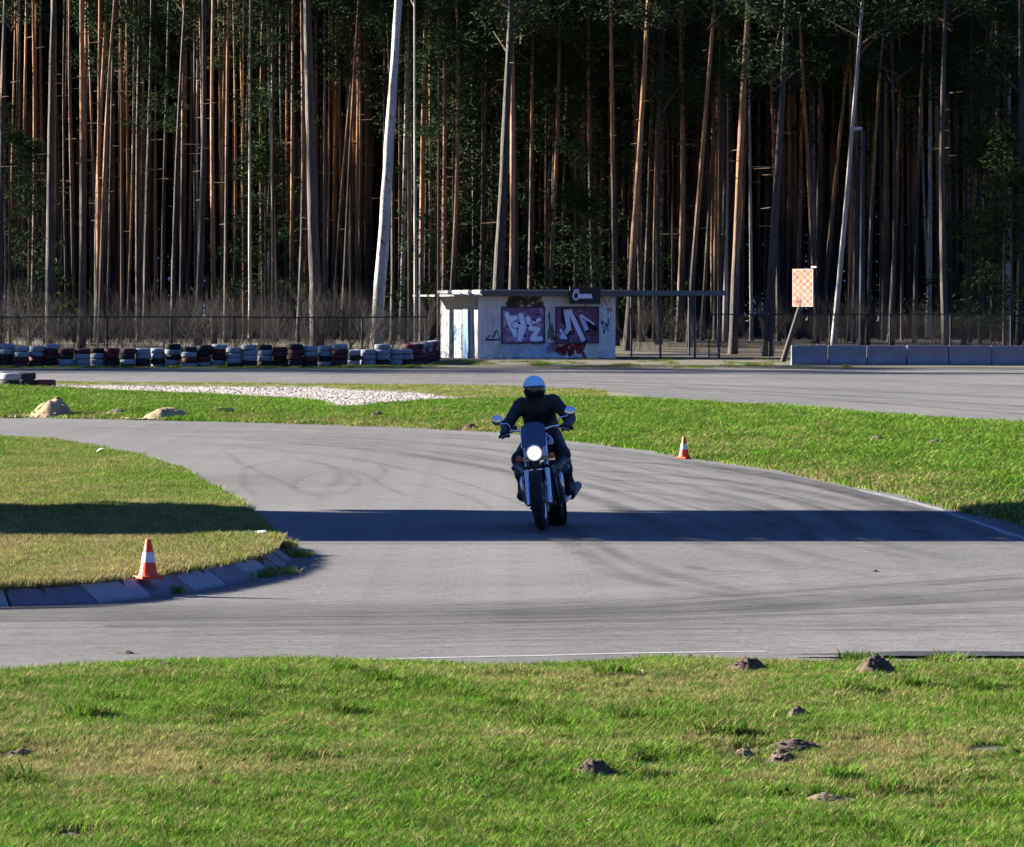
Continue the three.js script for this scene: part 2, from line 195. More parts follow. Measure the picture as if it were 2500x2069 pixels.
mark([[-300, 772], [300, 773], [900, 776], [1300, 786], [1700, 800], [2200, 822]], 1.6, skidC);
mark([[400, 778], [900, 781], [1300, 792], [1600, 806], [2200, 840]], 0.7, skidA);
mark([[1400, 800], [1600, 812], [1800, 828], [2200, 858]], 0.5, skidA);
mark([[1350, 776], [1600, 778], [1900, 786], [2300, 800]], 0.8, skidC);
{ // many faint streaks of rubber that follow the two lanes
  const rr = rng(2024), lane = (A, B, n, lo, hi) => { for (let k = 0; k < n; k++) { const t = n === 34 ? Math.pow(rr(), 2.2) : rr(), a = rr() * 0.6, b = a + 0.25 + 0.4 * rr(), at = (L, s) => { const f = clamp(s) * (L.length - 1.001), i = Math.floor(f); return [lerp(L[i][0], L[i + 1][0], f - i), lerp(L[i][1], L[i + 1][1], f - i)]; }; const pts = [0, 0.2, 0.4, 0.6, 0.8, 1].map((q) => { const s = lerp(a, Math.min(1, b), q), u = at(A, s), v = at(B, s); return [lerp(u[0], v[0], t), lerp(u[1], v[1], t)]; }); mark(pts, lerp(lo, hi, rr()), rr() < 0.3 ? skidC : skidD); } };
  lane([[100, 866], [500, 875], [900, 888], [1180, 912], [1400, 945], [1650, 985], [1850, 1030], [2000, 1075], [2080, 1120]], [[250, 905], [450, 915], [700, 945], [900, 990], [1050, 1050], [1150, 1110], [1250, 1180], [1500, 1230], [1800, 1240]], 34, 0.12, 0.4);
  lane([[-150, 1256], [300, 1250], [1000, 1236], [1600, 1190], [2250, 1130]], [[-150, 1345], [300, 1335], [1000, 1328], [1600, 1324], [2250, 1318]], 40, 0.06, 0.22);
  lane([[-200, 763], [700, 763], [1400, 764], [2300, 766]], [[-200, 782], [700, 786], [1400, 818], [2300, 870]], 22, 0.3, 1.0); }
const edgeShadowMat = std([0.012, 0.012, 0.014], 0.7, 0, { alphaMap: wornPaint, transparent: true });
line('edge_shadow_strip', [[1620, 1349], [1780, 1348.5], [1900, 1347], [2100, 1348], [2300, 1350]], (t) => 0.08 + 0.30 * sstep(0, 0.4, t) + 0.10 * (vnoise(t * 40, 1, 3) - 0.5), 0.02, std([0.010, 0.010, 0.013], 0.75), 'black strip painted as the shadow line of the near track edge');  // dark strip painted in for the shadow line along the asphalt edge
// ---------------------------------------------------------------- hut with graffiti, canopy, added shadow block, walls
{
  const phi = 20 * Math.PI / 180, L = 5.85, Wd = 4.55, Hh = 2.5, d0 = 185, gy = 0.03;
  const g = thing('track_hut', 'pale rendered hut with graffiti and two painted boards beside the far track', 'hut', [xAt(980, d0), gy, -d0], phi);
  // local: x along the front (to the right and away), z = 0 on the front face, back is -z
  const wallTex = canvas(1024, 448, (c, w, h) => {
    const r = rng(31); c.fillStyle = '#f0e8d8'; c.fillRect(0, 0, w, h); const X = (m) => m / L * w, Y = (m) => h - m / Hh * h;
    for (let k = 0; k < 500; k++) { c.fillStyle = `rgba(${165 + 70 * r()},${160 + 70 * r()},${155 + 70 * r()},0.12)`; const s = 10 + 70 * r(); c.fillRect(r() * w, r() * h, s, s * (0.3 + r())); }
    for (let k = 0; k < 60; k++) { c.fillStyle = `rgba(80,72,58,${0.08 + 0.16 * r()})`; c.fillRect(r() * w, r() * h * 0.3, 2 + 6 * r(), 60 + 250 * r()); }
    const blob = (x, y, rx, ry, col, n) => { c.fillStyle = col; for (let k = 0; k < n; k++) { c.beginPath(); c.ellipse(X(x + rx * (r() - 0.5) * 1.5), Y(y + ry * (r() - 0.5) * 1.5), X(rx * (0.15 + 0.3 * r())), h / Hh * ry * (0.15 + 0.3 * r()), r() * 3, 0, 6.3); c.fill(); } };
    const scrawl = (x, y, sx, sy, col, lw, n) => { c.strokeStyle = col; c.lineWidth = lw; c.lineJoin = 'round'; c.beginPath(); for (let k = 0; k < n; k++) { const q = [X(x + sx * (k / n - 0.5) + 0.12 * (r() - 0.5)), Y(y + sy * (r() - 0.5))]; k ? c.lineTo(...q) : c.moveTo(...q); } c.stroke(); };
    blob(2.05, 2.3, 1.0, 0.34, 'rgba(70,62,44,0.75)', 22); blob(1.3, 0.45, 0.8, 0.35, 'rgba(190,170,120,0.25)', 10);
    scrawl(0.62, 1.0, 0.62, 0.42, '#4a5a4a', 7, 10); c.fillStyle = '#3c4a48'; c.fillRect(X(0.32), Y(0.82), X(0.62), 14);
    blob(3.72, 0.55, 0.95, 0.4, 'rgba(122,38,34,0.8)', 26); scrawl(3.75, 0.55, 0.9, 0.3, '#e9b9a4', 5, 12); scrawl(3.72, 0.52, 0.6, 0.25, '#5c1c1c', 5, 9);
    scrawl(5.42, 1.35, 0.35, 0.75, '#4a6288', 9, 13); scrawl(5.45, 1.5, 0.4, 0.4, '#35507c', 6, 9); scrawl(5.62, 1.9, 0.3, 0.3, '#c0504c', 9, 7);
    scrawl(3.1, 1.3, 0.22, 1.2, '#4b5f66', 9, 12); scrawl(3.08, 1.0, 0.25, 0.5, '#6d7a50', 10, 8); blob(2.1, 0.4, 1.5, 0.25, 'rgba(150,190,215,0.35)', 24); blob(5.3, 2.36, 0.9, 0.14, 'rgba(170,90,90,0.5)', 10);
    for (let k = 0; k < 70; k++) { c.fillStyle = 'rgba(60,70,90,0.25)'; c.fillRect(r() * w, Y(0.12 * r()), 10 + 40 * r(), 12); }
  });
  const sideTex = canvas(512, 288, (c, w, h) => {  // blue patches paint tree shade as well as graffiti
    const r = rng(47); c.fillStyle = '#e8e4dc'; c.fillRect(0, 0, w, h);
    for (let k = 0; k < 200; k++) { c.fillStyle = `rgba(${170 + 60 * r()},${170 + 60 * r()},${165 + 60 * r()},0.18)`; const s = 10 + 50 * r(); c.fillRect(r() * w, r() * h, s, s); }
    for (const [x, y, a, b, col] of [[0.34, 0.25, 0.18, 0.75, '#7f9fc0'], [0.45, 0.5, 0.14, 0.5, '#5d86b4'], [0.62, 0.3, 0.08, 0.6, '#8fb0cc'], [0.3, 0.65, 0.09, 0.3, '#9fb488'], [0.42, 0.75, 0.08, 0.25, '#a9c09a'], [0.12, 0.78, 0.12, 0.22, '#4f5a78'], [0.85, 0.35, 0.12, 0.65, '#8fb4cf'], [0.14, 0.4, 0.08, 0.14, '#6a6a6a']]) for (let k = 0; k < 9; k++) { c.fillStyle = col; c.globalAlpha = 0.45; c.beginPath(); c.ellipse((x + a * (r() - 0.5)) * w, (y + b * r() * 0.9) * h, a * w * (0.2 + 0.3 * r()), b * h * 0.16, r() - 0.5, 0, 6.3); c.fill(); }
    c.globalAlpha = 0.8; c.strokeStyle = '#3f6694'; c.lineWidth = 6; for (let s = 0; s < 4; s++) { c.beginPath(); for (let k = 0; k < 9; k++) c.lineTo((0.28 + 0.04 * k + 0.03 * r()) * w, (0.42 + 0.45 * r()) * h); c.stroke(); } c.globalAlpha = 1;
  });
  const wm = std([1, 1, 1], 0.95, 0, { map: wallTex, bumpMap: T.bump, bumpScale: 0.006 }), sm = std([0.8, 0.8, 0.8], 0.95, 0, { map: sideTex }), plain = std([0.5, 0.48, 0.46], 0.95, 0, { map: T.concrete });
  const th = 0.2;
  const front = box(L, Hh, th, L / 2, Hh / 2 + 0.06, -th / 2), mats = [plain, plain, plain, plain, wm, plain];
  part('wall', front, mats, g, 'camera-facing wall covered with graffiti');
  part('wall', box(th, Hh, Wd - 2 * th, th / 2, Hh / 2 + 0.06, -Wd / 2), [plain, sm, plain, plain, plain, plain], g, 'end wall with blue graffiti and blue tree shade painted on white');
  part('wall', box(th, Hh, Wd - 2 * th, L - th / 2, Hh / 2 + 0.06, -Wd / 2), plain, g); part('wall', box(L, Hh, th, L / 2, Hh / 2 + 0.06, -Wd + th / 2), plain, g);
  part('plinth', box(L + 0.7, 0.18, Wd + 0.8, L / 2, -0.03, -Wd / 2 + 0.15), std([0.20, 0.19, 0.19], 0.95, 0, { map: T.concrete }), g, 'dark concrete plinth');
  // door in the end wall
  const dr = part('door', box(0.05, 1.95, 0.85, -0.027, 1.04, -1.15), std([0.10, 0.20, 0.36], 0.7), g, 'blue door in the end wall'); part('handle', rod(V(-0.09, 1.05, -0.85), V(-0.09, 1.2, -0.85), 0.015), std([0.4, 0.4, 0.4], 0.4, 0.9), dr);
  part('door_frame', merged([box(0.06, 2.05, 0.07, -0.031, 1.09, -0.69), box(0.06, 2.05, 0.07, -0.031, 1.09, -1.61), box(0.06, 0.07, 0.85, -0.031, 2.08, -1.15)]), std([0.5, 0.5, 0.48], 0.8), g);
  // painted boards over the two windows
  const b1 = canvas(384, 320, (c, w, h) => { const r = rng(3); c.fillStyle = '#8c6688'; c.fillRect(0, 0, w, h);
    for (let k = 0; k < 60; k++) { c.fillStyle = ['#c998b8', '#e6d4ea', '#8a5a80', '#f0e8f6', '#c8607a'][k % 5]; c.globalAlpha = 0.5; c.beginPath(); c.ellipse(r() * w, r() * h, 10 + 35 * r(), 10 + 25 * r(), r() * 3, 0, 6.3); c.fill(); } c.globalAlpha = 1;
    const letter = (pts, lw, col) => { c.lineJoin = c.lineCap = 'round'; lw *= 1.3; for (const [l, q] of [[lw + 10, '#5a4a90'], [lw, col], [lw * 0.65, '#ffffff']]) { c.lineWidth = l; c.strokeStyle = q; c.beginPath(); pts.forEach(([a, b], i) => i ? c.lineTo(a * w, b * h) : c.moveTo(a * w, b * h)); c.stroke(); } };
    letter([[0.1, 0.18], [0.2, 0.5], [0.32, 0.8], [0.2, 0.3], [0.36, 0.28]], 42, '#b9cdf2'); letter([[0.3, 0.5], [0.46, 0.45], [0.42, 0.9], [0.52, 0.55], [0.44, 0.22]], 44, '#bfd4fa'); letter([[0.62, 0.3], [0.68, 0.6], [0.86, 0.62], [0.72, 0.9], [0.92, 0.9]], 40, '#d3d9f4'); letter([[0.74, 0.42], [0.9, 0.34]], 26, '#e6d6ee');
    c.fillStyle = '#2c2440'; for (const [a, b] of [[0.4, 0.44], [0.62, 0.52], [0.78, 0.36], [0.54, 0.82], [0.86, 0.2]]) { c.beginPath(); c.ellipse(a * w, b * h, 14, 11, 0.5, 0, 6.3); c.fill(); } });
  const b2 = canvas(384, 320, (c, w, h) => { const r = rng(8); c.fillStyle = '#7a5570'; c.fillRect(0, 0, w, h);
    for (let k = 0; k < 40; k++) { c.fillStyle = ['#b8809c', '#704a6a', '#d6b4c8', '#8c3c50'][k % 4]; c.globalAlpha = 0.5; c.fillRect(r() * w, r() * h, 20 + 60 * r(), 15 + 50 * r()); } c.globalAlpha = 1;
    const bar = (a, b, e, f, lw, col) => { c.lineCap = 'butt'; for (const [l, q, o] of [[lw + 6, '#141826', 16], [lw, col, 0]]) { c.lineWidth = l; c.strokeStyle = q; c.beginPath(); c.moveTo(a * w + o, b * h + o); c.lineTo(e * w + o, f * h + o); c.stroke(); } };
    bar(0.14, 0.02, 0.14, 0.45, 26, '#1c1a2c'); bar(0.22, 0.05, 0.32, 0.75, 46, '#e8ecfa'); bar(0.30, 0.05, 0.66, 0.97, 44, '#f2f4fc'); bar(0.1, 0.9, 0.3, 0.6, 40, '#dfe4f8'); bar(0.08, 0.62, 0.24, 0.92, 26, '#e6eaf8'); bar(0.58, 0.2, 0.74, 0.66, 40, '#c9d2f0'); bar(0.6, 0.22, 0.92, 0.5, 24, '#eceffa'); bar(0.74, 0.42, 0.95, 0.62, 34, '#0c0e18');
    c.fillStyle = '#7a3c4c'; c.beginPath(); c.ellipse(0.86 * w, 0.76 * h, 40, 34, 0, 0, 6.3); c.fill(); });
  const bg = (x, t, lab) => { const fr = std([0.07, 0.06, 0.10], 0.8), w = 1.74, h = 1.36, f = 0.055; const b = part('painted_board', box(w, h, 0.03, x, 1.42, 0.017), [fr, fr, fr, fr, std([1, 1, 1], 0.8, 0, { map: t }), fr], g, lab);
    for (const [bw, bh, bx, by] of [[f, h + 2 * f, x - w / 2 - f / 2, 1.42], [f, h + 2 * f, x + w / 2 + f / 2, 1.42], [w, f, x, 1.42 + h / 2 + f / 2], [w, f, x, 1.42 - h / 2 - f / 2]]) part('frame', box(bw, bh, 0.06, bx, by, 0.031), fr, b); };
  bg(1.9, b1, 'board with pale blue bubble lettering on mauve'); bg(4.2, b2, 'board with white diagonal lettering on mauve');
  // roof slab with overhang, and a left edge coloured pale to look sunlit
  const roofM = std([0.16, 0.15, 0.13], 0.95, 0, { map: T.concrete }), roof = part('roof', box(L + 0.5, 0.26, Wd + 0.7, L / 2 + 0.25, Hh + 0.19, -Wd / 2 + 0.1), roofM, g);
  part('lit_roof_edge', box(0.06, 0.12, Wd + 0.6, -0.033, Hh + 0.245, -Wd / 2 + 0.1), std([0.7, 0.68, 0.62], 0.8), roof, 'edge strip coloured pale as the sunlit roof edge'); part('drip_strip', box(L + 0.3, 0.05, 0.04, L / 2 + 0.3, Hh + 0.30, 0.472), std([0.3, 0.3, 0.3], 0.7), roof);
  part('eaves_slab', box(1.1, 0.07, Wd + 0.5, -0.58, Hh + 0.095, -Wd / 2 + 0.1), std([0.42, 0.40, 0.36], 0.9, 0, { map: T.concrete }), g, 'thin slab jutting out over the end wall');
  // name board on the roof edge
  const sg = thing('name_board', 'black name board with white script on the hut roof edge', 'sign', [0, 0, 0]);
  const st = canvas(512, 256, (c, w, h) => { c.fillStyle = '#10121c'; c.fillRect(0, 0, w, h); c.strokeStyle = '#f4f6ff'; c.lineCap = c.lineJoin = 'round'; c.lineWidth = 26;
    c.beginPath(); c.ellipse(0.2 * w, 0.5 * h, 46, 60, 0.15, 0, 6.3); c.stroke(); c.lineWidth = 20; c.beginPath(); c.moveTo(0.14 * w, 0.2 * h); c.quadraticCurveTo(0.22 * w, 0.08 * h, 0.3 * w, 0.2 * h); c.stroke();
    c.lineWidth = 20; c.beginPath(); let x = 0.31; c.moveTo(x * w, 0.64 * h); for (let k = 0; k < 6; k++) { c.quadraticCurveTo((x + 0.035) * w, 0.28 * h, (x + 0.045) * w, 0.5 * h); c.quadraticCurveTo((x + 0.05) * w, 0.74 * h, (x + 0.075) * w, 0.6 * h); x += 0.068; } c.stroke(); });
  const bk = std([0.012, 0.012, 0.02], 0.6), sx = 4.33; sg.position.copy(g.position); sg.rotation.y = phi; 
  part('panel', box(1.3, 0.66, 0.06, sx, Hh + 0.09, 0.55), [bk, bk, bk, bk, std([0.85, 0.85, 0.85], 0.5, 0, { map: st }), bk], sg); for (const a of [-0.4, 0.4]) part('bracket', box(0.05, 0.3, 0.05, sx + a, Hh + 0.22, 0.496), bk, sg);
  // open canopy on posts, right of the hut
  const cx0 = L + 0.56, cl = 4.2, c = thing('open_canopy', 'flat open canopy on thin posts at the right of the hut', 'canopy', g.position.toArray(), phi);
  part('canopy_roof', box(cl, 0.1, 3.6, cx0 + cl / 2, Hh + 0.22, -1.9), roofM, c); part('fascia', box(cl, 0.2, 0.04, cx0 + cl / 2, Hh + 0.2, -0.077), std([0.13, 0.14, 0.14], 0.8), c);
  for (const [px, pz] of [[cx0 + 1.5, -0.3], [cx0 + 3.0, -0.3], [cx0 + 4.05, -0.3], [cx0 + 1.5, -3.5], [cx0 + 4.05, -3.5]]) part('post', rod(V(px, -0.1, pz), V(px, Hh + 0.17, pz), 0.045), std([0.10, 0.11, 0.13], 0.8), c);
  part('rail', box(cl - 0.3, 0.05, 0.05, cx0 + cl / 2, 0.22, -0.36), std([0.3, 0.3, 0.32], 0.7), c); part('cross_beam', box(cl, 0.08, 0.06, cx0 + cl / 2, Hh + 0.11, -3.4), std([0.1, 0.1, 0.1], 0.8), c);
}
{ // added block outside the frame, left, sheared to the sun to shadow the bend
  const x1 = -9.2, len = 14, H = 6.6, dep = 5.75, rake = Math.sin(SUN_BACK) / Math.tan(SUN_EL), g = thing('added_shadow_block', 'added raked shadow block left of the bend, outside the picture', 'added_shadow_block', [x1, 0, -44.05]);
  const m = std([0.5, 0.49, 0.47], 0.9, 0, { map: T.concrete }), lean = (q) => { const p = q.attributes.position; for (let i = 0; i < p.count; i++) p.setZ(i, p.getZ(i) - p.getY(i) * rake); q.computeVertexNormals(); return q; };
  part('shadow_block_body', lean(box(len, H, dep, -len / 2, H / 2, -dep / 2)), m, g); part('shadow_block_top', box(len, 0.12, dep - 0.2, -len / 2, H + 0.063, -H * rake - dep / 2), std([0.35, 0.35, 0.35], 0.9), g);
  for (let k = 0; k < 10; k++) { const y = 0.35 + k * 0.62; part('shadow_block_row', box(len - 0.6, 0.1, 0.34, -len / 2, y + 0.3, -y * rake - 0.1), std([0.3, 0.16, 0.08], 0.8), g); }  // rows dressing the added block, stepping its shadow edge
  { const r = rng(61); for (let k = 0; k < 26; k++) { const y = 0.3 + 5.9 * r(), w = 0.15 + 0.45 * r() * r(), hh = 0.12 + 0.5 * r(); part('shadow_edge_box', box(1.2, hh, w, -0.7, y, (k % 2 ? w / 2 + 0.003 : -dep - w / 2 - 0.003) - y * rake), m, g); } }  // boxes added to break up the straight shadow edges
  for (const x of [-0.05, -len + 0.05]) part('shadow_block_rail', rod(V(x, 0.9, 0), V(x, H + 0.9, -H * rake), 0.025, 0.025, 8), std([0.3, 0.3, 0.32], 0.5, 0.6), g);
}
{ // concrete blocks at the right
  const m = std([0.31, 0.31, 0.32], 0.95, 0, { map: T.concrete, bumpMap: T.bump, bumpScale: 0.01 }), xs = [1622, 1698, 1778, 1859, 1945, 2032, 2118, 2204];
  const where = ['leftmost of the row, below the tilted board', 'second from the left end of the row', 'third from the left, in front of the lamp pole', 'fourth from the left end of the row', 'fifth from the left, right of the dark pine', 'sixth from the left, at the picture edge', 'beyond the right picture edge'];
  for (let k = 0; k < 7; k++) { const d = 169, a = xAt(xs[k], d), b = xAt(xs[k + 1], d), w = b - a - 0.025, r = rng(k + 3), s = new THREE.Shape(); s.moveTo(-0.27, 0); s.lineTo(0.27, 0); s.lineTo(0.27, 0.14); s.lineTo(0.15, 0.34); s.lineTo(0.12, 0.68 + 0.04 * r()); s.lineTo(0.09, 0.72); s.lineTo(-0.09, 0.72); s.lineTo(-0.12, 0.68); s.lineTo(-0.15, 0.34); s.lineTo(-0.27, 0.14); s.closePath();
    const g = new THREE.ExtrudeGeometry(s, { depth: w - 0.03, bevelEnabled: true, bevelSize: 0.012, bevelThickness: 0.015, bevelSegments: 1 }); g.translate(0, 0, -(w - 0.03) / 2).rotateY(Math.PI / 2); const o = thing('concrete_block', 'weathered concrete barrier block, ' + where[k], 'barrier', [(a + b) / 2, floorH((a + b) / 2, -d) - 0.01, -d - 0.1 * r()], 0.05 * (r() - 0.5), 'concrete blocks along the far track'); part('block', g, m, o); for (const q of [-0.35, 0.35]) part('lifting_loop', new THREE.TorusGeometry(0.05, 0.01, 6, 10, Math.PI).translate(q * w * 0.8, 0.72, 0), std([0.1, 0.08, 0.07], 0.7, 0.6), o); }
}
// ---------------------------------------------------------------- tyres
const tyreG = lathe([[0.15, 0.02], [0.2, 0.0], [0.255, 0.006], [0.278, 0.03], [0.285, 0.06], [0.279, 0.075], [0.285, 0.09], [0.285, 0.11], [0.279, 0.12], [0.285, 0.135], [0.278, 0.165], [0.255, 0.189], [0.2, 0.195], [0.15, 0.175], [0.165, 0.1], [0.15, 0.02]], 22);
const tyreM = { W: std([0.29, 0.31, 0.34], 0.9), R: std([0.10, 0.014, 0.014], 0.75), K: std([0.016, 0.016, 0.017], 0.85) };
const tyreDirty = texture(128, (u, v, i, j) => 0.72 + 0.28 * tnoise(u, v, 12, 3)); for (const k in tyreM) tyreM[k].map = tyreDirty;
function tyreStack(x, z, y, code, label, group, seed) { const r = rng(seed), g = thing('tyre_stack', label, 'tyres', [x, y, z], 0, group); [...code].reverse().forEach((c, k) => { const t = part('tyre', tyreG, tyreM[c], g); t.position.set(0.07 * (r() - 0.5), k * 0.19, 0.07 * (r() - 0.5)); t.rotation.y = r() * 6; t.rotation.x = 0.10 * (r() - 0.5); t.rotation.z = 0.08 * (r() - 0.5); }); return g; }
{
  const rows = ['WWRK', 'WWKK', 'WWKK', 'WWRR', 'WWRK', 'WRRK', 'RKWW', 'RWWW', 'KWWW', 'RRKK', 'RKWK', 'WWKK', 'WWKW', 'KWKW', 'KWRW', 'KKRW', 'WRKW', 'WWWK', 'WWWK', 'KWWK', 'RRKK', 'KRRK', 'WWRK', 'WWKW', 'WRRR'], word = { W: 'white', R: 'red', K: 'black' };
  rows.forEach((c, k) => { const xd = 12 + (k - 2) * 31.2, d = 166.5 + 0.3 * Math.sin(k * 1.7), x = xAt(xd, d); tyreStack(x, -d, floorH(x, -d) - 0.005 - (k > 5 && k < 13 ? 0.10 : 0.06 * Math.sin(k * 2.3)), c, k < 2 ? `tyre stack left of the picture edge, ${k ? 'nearer the edge' : 'farther out'}` : `${ORD[k - 2]} tyre stack from the left picture edge, ${word[c[0]]} tyre on top`, 'stacks of the painted tyre wall', k + 50); });
  const bend = ['WKW', 'WWW', 'WWWK', 'WWW', 'WWK', 'WWKK', 'WRRK', 'RRRK', 'WRRK', 'RRKK', 'RRRK', 'KRRK'];
  const c = new THREE.CatmullRomCurve3([P(724, 753.5), P(830, 752.5), V(xAt(866, 175), 0, -175), V(xAt(888, 181), 0, -181.5)].map((p) => p.setY(0))), L = c.getLength(); const nB = bend.length;
  const pts = []; for (let k = 0, s = 0; s < L && k < 30; k++) { pts.push(c.getPointAt(s / L)); s += 0.59; }
  pts.forEach((p, k) => { const q = k < 5 ? bend[k] : bend[5 + (k % 7)]; tyreStack(p.x, p.z, floorH(p.x, p.z) - 0.005, q, `${ORD[k] ?? 'next'} tyre stack of the run bending to the hut, ${word[q[0]]} on top`, 'tyre wall bending back to the hut', k + 90); });
  const q = (xd, yd) => P(xd, yd, 0.03);
  const gh = (p) => { bare.push([p.x, p.z, 0.5], [p.x, p.z + 0.9, 0.6]); return Math.max(0.0, dryH(p.x, p.z), bankH(p.x, p.z)) + 0.01; }; let p = q(-14, 791); tyreStack(p.x, p.z, gh(p), 'WW', 'two white tyres stacked by the gravel, cut by the picture edge', 'loose tyres by the gravel', 300); p = q(19, 793); tyreStack(p.x, p.z, gh(p), 'WK', 'white tyre on a black one beside the gravel', 'loose tyres by the gravel', 301); p = q(51, 792); tyreStack(p.x, p.z, gh(p), 'KK', 'two black tyres stacked beside the gravel', 'loose tyres by the gravel', 302); p = q(91, 792); tyreStack(p.x, p.z, gh(p), 'R', 'single dark red tyre lying beside the gravel', 'loose tyres by the gravel', 303);
}
// ---------------------------------------------------------------- kerb blocks on the island
{
  const white = std([0.34, 0.35, 0.38], 0.9, 0, { map: T.concrete }), red = std([0.19, 0.18, 0.215], 0.9, 0, { map: T.concrete }), grey = std([0.20, 0.20, 0.21], 0.95, 0, { map: T.concrete }), L = kerbCurve.getLength(), bl = 0.8, n = Math.floor(L / bl);
  const nm = ['outside the picture', 'outside the picture', 'farthest left'];
  for (let k = 0; k < n; k++) { const s0 = (k * bl + 0.012) / L, s1 = ((k + 1) * bl - 0.012) / L, pos = [], R = rng(k + 9); const sink = k >= n - 3 ? 0.02 + 0.03 * R() : 0.01 * R();
    const ring = (s) => { const p = kerbCurve.getPointAt(s), t = kerbCurve.getTangentAt(s), i = V(t.z, 0, -t.x).normalize(); return [[-0.03, -0.05], [0, 0.025], [KERB_RUN * 0.88, KERB_H - 0.012], [KERB_RUN, KERB_H], [KERB_RUN + 0.13, KERB_H], [KERB_RUN + 0.13, -0.05]].map(([a, h]) => V(p.x + i.x * a, h - (h > 0 ? sink : 0), p.z + i.z * a)); };
    const rs = [ring(s0), ring((s0 + s1) / 2), ring(s1)], tri = (a, b, c) => pos.push(a.x, a.y, a.z, b.x, b.y, b.z, c.x, c.y, c.z);
    for (let q = 0; q < 2; q++) for (let i = 0; i < 6; i++) { const a = rs[q][i], b = rs[q][(i + 1) % 6], c = rs[q + 1][i], e = rs[q + 1][(i + 1) % 6]; tri(a, c, b); tri(b, c, e); }
    for (let i = 1; i < 5; i++) { tri(rs[0][0], rs[0][i], rs[0][i + 1]); tri(rs[2][0], rs[2][i + 1], rs[2][i]); }
    const g = new THREE.BufferGeometry(); g.setAttribute('position', new THREE.Float32BufferAttribute(pos, 3)); const uv = []; for (let i = 0; i < pos.length; i += 3) uv.push(pos[i] + pos[i + 1], pos[i + 2] + pos[i + 1]); g.setAttribute('uv', new THREE.Float32BufferAttribute(uv, 2)); g.computeVertexNormals();
    const c = kerbCurve.getPointAt((s0 + s1) / 2); g.translate(-c.x, 0, -c.z); const last = n - 1 - k;
    const o = top('kerb_block', g, last < 2 ? grey : k % 2 ? white : red, (last < 2 ? 'bare grey kerb block at the island tip, ' + (last ? 'second from the end' : 'the last one') : (k % 2 ? 'pale' : 'faded purple-red') + ' sloping kerb block, ' + ORD[last] + ' from the island tip'), 'kerb', 'kerb blocks along the grass island'); o.position.set(c.x, 0, c.z); }
}
// ---------------------------------------------------------------- forest
const barkTex = texture(256, (u, v, i, j) => { const f = tnoise(u, v * 0.35, 22, 3), p = tnoise(u, v, 9, 8); return 0.3 + 0.6 * f + 0.4 * (p - 0.5) + 0.25 * (hash(i, j >> 2, 5) - 0.5); });
const barkMat = std([1, 1, 1], 0.72, 0, { vertexColors: true, map: barkTex, bumpMap: barkTex, bumpScale: 0.04 });
const birchTex = texture(256, (u, v, i, j) => { const b = tnoise(u * 0.4, v, 40, 6) > 0.78 && tnoise(u, v, 14, 9) > 0.45; const n = 0.85 + 0.15 * tnoise(u, v, 20, 3); return b ? 0.12 : n; });
const birchMat = std([1, 1, 1], 0.6, 0, { vertexColors: true, map: birchTex });
function trunkGeo(H, r0, lx, lz, kind, seed) {           // leaning, slightly bent, tapered; local origin at the foot
  const r = rng(seed), nr = 12, ns = 22, pos = [], col = [], uv = [], idx = [], b1 = (r() - 0.5) * 0.5, b2 = (r() - 0.5) * 0.4, ph = r() * 6, turnH = (0.12 + 0.26 * r()) * H, t0 = 0.85 + 0.3 * r();
  for (let j = 0; j <= ns; j++) { const t = j / ns, y = -0.3 + t * (H + 0.3), yy = Math.max(0, y), R = r0 * (1 - 0.8 * Math.pow(t, 1.2)) * (1 + 0.45 * Math.exp(-yy * 1.6)), cx = lx * yy + b1 * Math.sin(t * 4 + ph), cz = lz * yy + b2 * Math.sin(t * 3 + ph * 2);
    for (let i = 0; i <= nr; i++) { const a = (i % nr) / nr * 6.2832, q = R * (1 + 0.22 * (hash(i % nr, j, seed) - 0.5)); pos.push(cx + Math.cos(a) * q - b1 * Math.sin(ph), y, cz + Math.sin(a) * q - b2 * Math.sin(ph * 2)); uv.push(i / nr * 2, y * 0.4);
      let c; if (kind === 'birch') { const k = sstep(1.6, 0.3, yy + 0.8 * hash(i % nr, j, 3)); c = [lerp(0.34, 0.07, k), lerp(0.315, 0.065, k), lerp(0.275, 0.06, k)]; }
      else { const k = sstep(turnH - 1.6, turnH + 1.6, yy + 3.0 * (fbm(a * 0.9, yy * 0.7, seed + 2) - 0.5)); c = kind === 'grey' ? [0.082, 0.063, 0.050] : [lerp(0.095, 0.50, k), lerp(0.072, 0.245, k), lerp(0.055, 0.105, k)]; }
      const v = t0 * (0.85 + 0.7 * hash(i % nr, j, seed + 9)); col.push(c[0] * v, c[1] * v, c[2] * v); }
    if (j) for (let i = 0; i < nr; i++) { const a = (j - 1) * (nr + 1) + i, c = a + nr + 1; idx.push(a, c, a + 1, a + 1, c, c + 1); } }
  const g = new THREE.BufferGeometry(); g.setAttribute('position', new THREE.Float32BufferAttribute(pos, 3)); g.setAttribute('uv', new THREE.Float32BufferAttribute(uv, 2)); g.setAttribute('color', new THREE.Float32BufferAttribute(col, 3)); g.setIndex(idx); g.computeVertexNormals(); return g;
}
